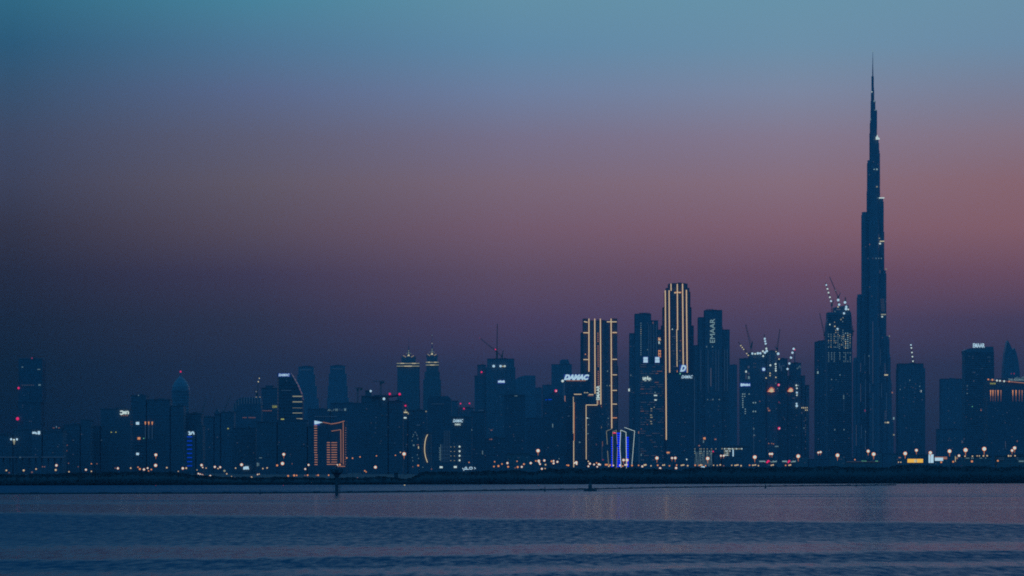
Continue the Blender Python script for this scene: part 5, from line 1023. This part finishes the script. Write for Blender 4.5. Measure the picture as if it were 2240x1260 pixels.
# floating pipeline
pts = [(-300,1083.2),(0,1081.3),(300,1080.4),(560,1079.8),(737,1078.6),(900,1076.6),(1000,1075.3),(1120,1073.2),(1290,1071.0),(1440,1067.6),(1560,1066.2),(1700,1064.4),(1873,1062.6),(1960,1061.6)]
vs = [on_water(*p)[0] for p in pts]; mb = MB(); fls = []
for a, c in zip(vs[:-1], vs[1:]):
    mb.beam(a + Vector((0, 0, .16)), c + Vector((0, 0, .16)), .42)
    n = int((c - a).length / 14)
    for i in range(n):
        m = a.lerp(c, (i + .5) / n); dr = (c - a).normalized(); fls.append(MB().beam(m - dr * 1.1 + Vector((0, 0, .16)), m + dr * 1.1 + Vector((0, 0, .16)), .62))
t = thing('floating_pipeline', vs[3], 'thin dark floating pipeline stretched right across the creek', 'pipeline')
for nm, q in [('pipe', mb)] + [('float_collar', f_) for f_ in fls]:
    q.v = [tuple(Vector(v) - vs[3]) for v in q.v]; q.build(nm, M_RUST, t)
# channel beacon
p, D = on_water(736.5, 1082.3); q = lambda a: a / F * D
t = thing('channel_beacon', p, 'dark channel beacon with a wide basket platform on one thick pile', 'beacon')
MB().ring(0, 0, [(q(3.6), -1), (q(3.4), q(40))], 14).build('pile', M_RUST, t)
mb = MB(); mb.ring(0, 0, [(q(3.6), q(38)), (q(7), q(44)), (q(12.2), q(48)), (q(12.5), q(49.5)), (q(3), q(49.8))], 16); mb.build('platform', M_RUST, t)
mb = MB()
for i in range(14):
    a = 2 * math.pi * i / 14; mb.beam((q(12.3)*math.cos(a), q(12.3)*math.sin(a), q(49)), (q(14.2)*math.cos(a), q(14.2)*math.sin(a), q(56)), q(.9))
for r_, z in ((13.2,52.5),(14.2,56)):
    for i in range(14):
        a, c = 2*math.pi*i/14, 2*math.pi*(i+1)/14; mb.beam((q(r_)*math.cos(a), q(r_)*math.sin(a), q(z)), (q(r_)*math.cos(c), q(r_)*math.sin(c), q(z)), q(.8))
mb.build('railing', M_RUST, t)
mb = MB(); mb.ring(0, 0, [(q(5), q(49.8)), (q(5), q(55)), (q(1.2), q(56)), (q(1.0), q(62)), (q(1.6), q(62.5)), (q(1.2), q(65))], 12); mb.build('lantern_housing', M_RUST, t)
mb = MB(); mb.beam((q(7), -q(1), -.5), (q(7.5), -q(1), q(43)), q(.7)); mb.beam((q(5), -q(1), -.5), (q(5), -q(1), q(43)), q(.5))
for z in np.arange(2, 42, 2.4): mb.beam((q(5), -q(1), q(z)), (q(7.1), -q(1), q(z)), q(.4))
mb.build('ladder', M_RUST, t); MB().beam((-q(7), 0, -.5), (-q(6.5), 0, q(42)), q(.5)).build('guard_pile', M_RUST, t)
p, D = on_water(1291, 1074.5); q = lambda a: a / F * D
t = thing('mooring_dolphin', p, 'squat mooring pile with flat base float, right of centre', 'mooring')
MB().box(-q(14), q(14), -1.6, 1.6, -.1, q(3.6)).build('base_float', M_RUST, t); MB().ring(0, 0, [(q(4.4), q(3.6)), (q(4.0), q(13)), (q(2.6), q(15)), (q(2.0), q(20))], 12).build('pile', M_RUST, t)
for lb, x, y, h in (('slim dark marker post on the pipeline, left of the channel beacon', 569, 1081, 10), ('dark marker buoy just left of the mooring pile', 1192, 1075.4, 10.5), ('thin marker post on the creek right of the mooring pile', 1674.5, 1068.6, 9), ('small marker post near the far bank below the tallest tower', 1873, 1064.4, 6), ('tiny marker stub at the far bank on the right', 2098, 1059.8, 4)):
    p, D = on_water(x, y); q = lambda a: a / F * D
    t = thing('marker_post', p, lb, 'marker post', 'marker posts on the creek')
    MB().ring(0, 0, [(q(1.9), -.2), (q(1.9), q(h * .35)), (q(.8), q(h * .45)), (q(.7), q(h * .9))], 10).build('post', M_RUST, t); MB().ring(0, 0, [(q(.7), q(h*.9)), (q(1.3), q(h * .93)), (q(1.2), q(h))], 8).build('top_mark', M_RUST, t)
for lb, x, y, k, d_ in (('small orange float light on the far waterline', 885, 1062.3, 'C', 3.6), ('faint red float light on the far waterline, left', 341, 1063, 'r', 2), ('faint red float light on the far waterline, left of centre', 620, 1063, 'r', 2.4), ('faint orange float light on the far waterline, right of centre', 1178, 1062.8, 'o', 2.4)):
    p, D = on_water(x, y + .6); q = lambda a: a / F * D
    t = thing('float_light', p, lb, 'float light', 'float lights along the far bank')
    MB().ring(0, 0, [(q(2), -.1), (q(2), .15), (q(.6), .25)], 10).build('float', M_RUST, t); o = bpy.data.objects.new('lamp_lens', shared('lamp_lens', k, 'ball')); COL.objects.link(o); o.parent = t; o.location = (0, -q(1), q(1.4)); o.scale = (q(d_), q(2), q(d_ * .7))


# ------------------------------------------------------------------ haze
HAZE_D = 2.5e-5
hz = MB(); hz.box(-7000, 7000, -400, 11500, -3.0, 960)
hm = bpy.data.materials.new('dusk_haze'); hm.use_nodes = True; nt = hm.node_tree; nt.nodes.clear()
vo = nt.nodes.new('ShaderNodeVolumePrincipled'); vo.inputs['Density'].default_value = HAZE_D
vo.inputs['Color'].default_value = (0.38, 0.62, 0.84, 1); vo.inputs['Anisotropy'].default_value = 0.0
vo.inputs['Density Attribute'].default_value = ''; vo.inputs['Color Attribute'].default_value = ''; vo.inputs['Temperature Attribute'].default_value = ''
ou = nt.nodes.new('ShaderNodeOutputMaterial'); nt.links.new(vo.outputs[0], ou.inputs['Volume'])
ho = hz.build('haze', hm); tag(ho, kind='stuff')
ho['label'] = 'thin blue dusk haze over the creek and the city'
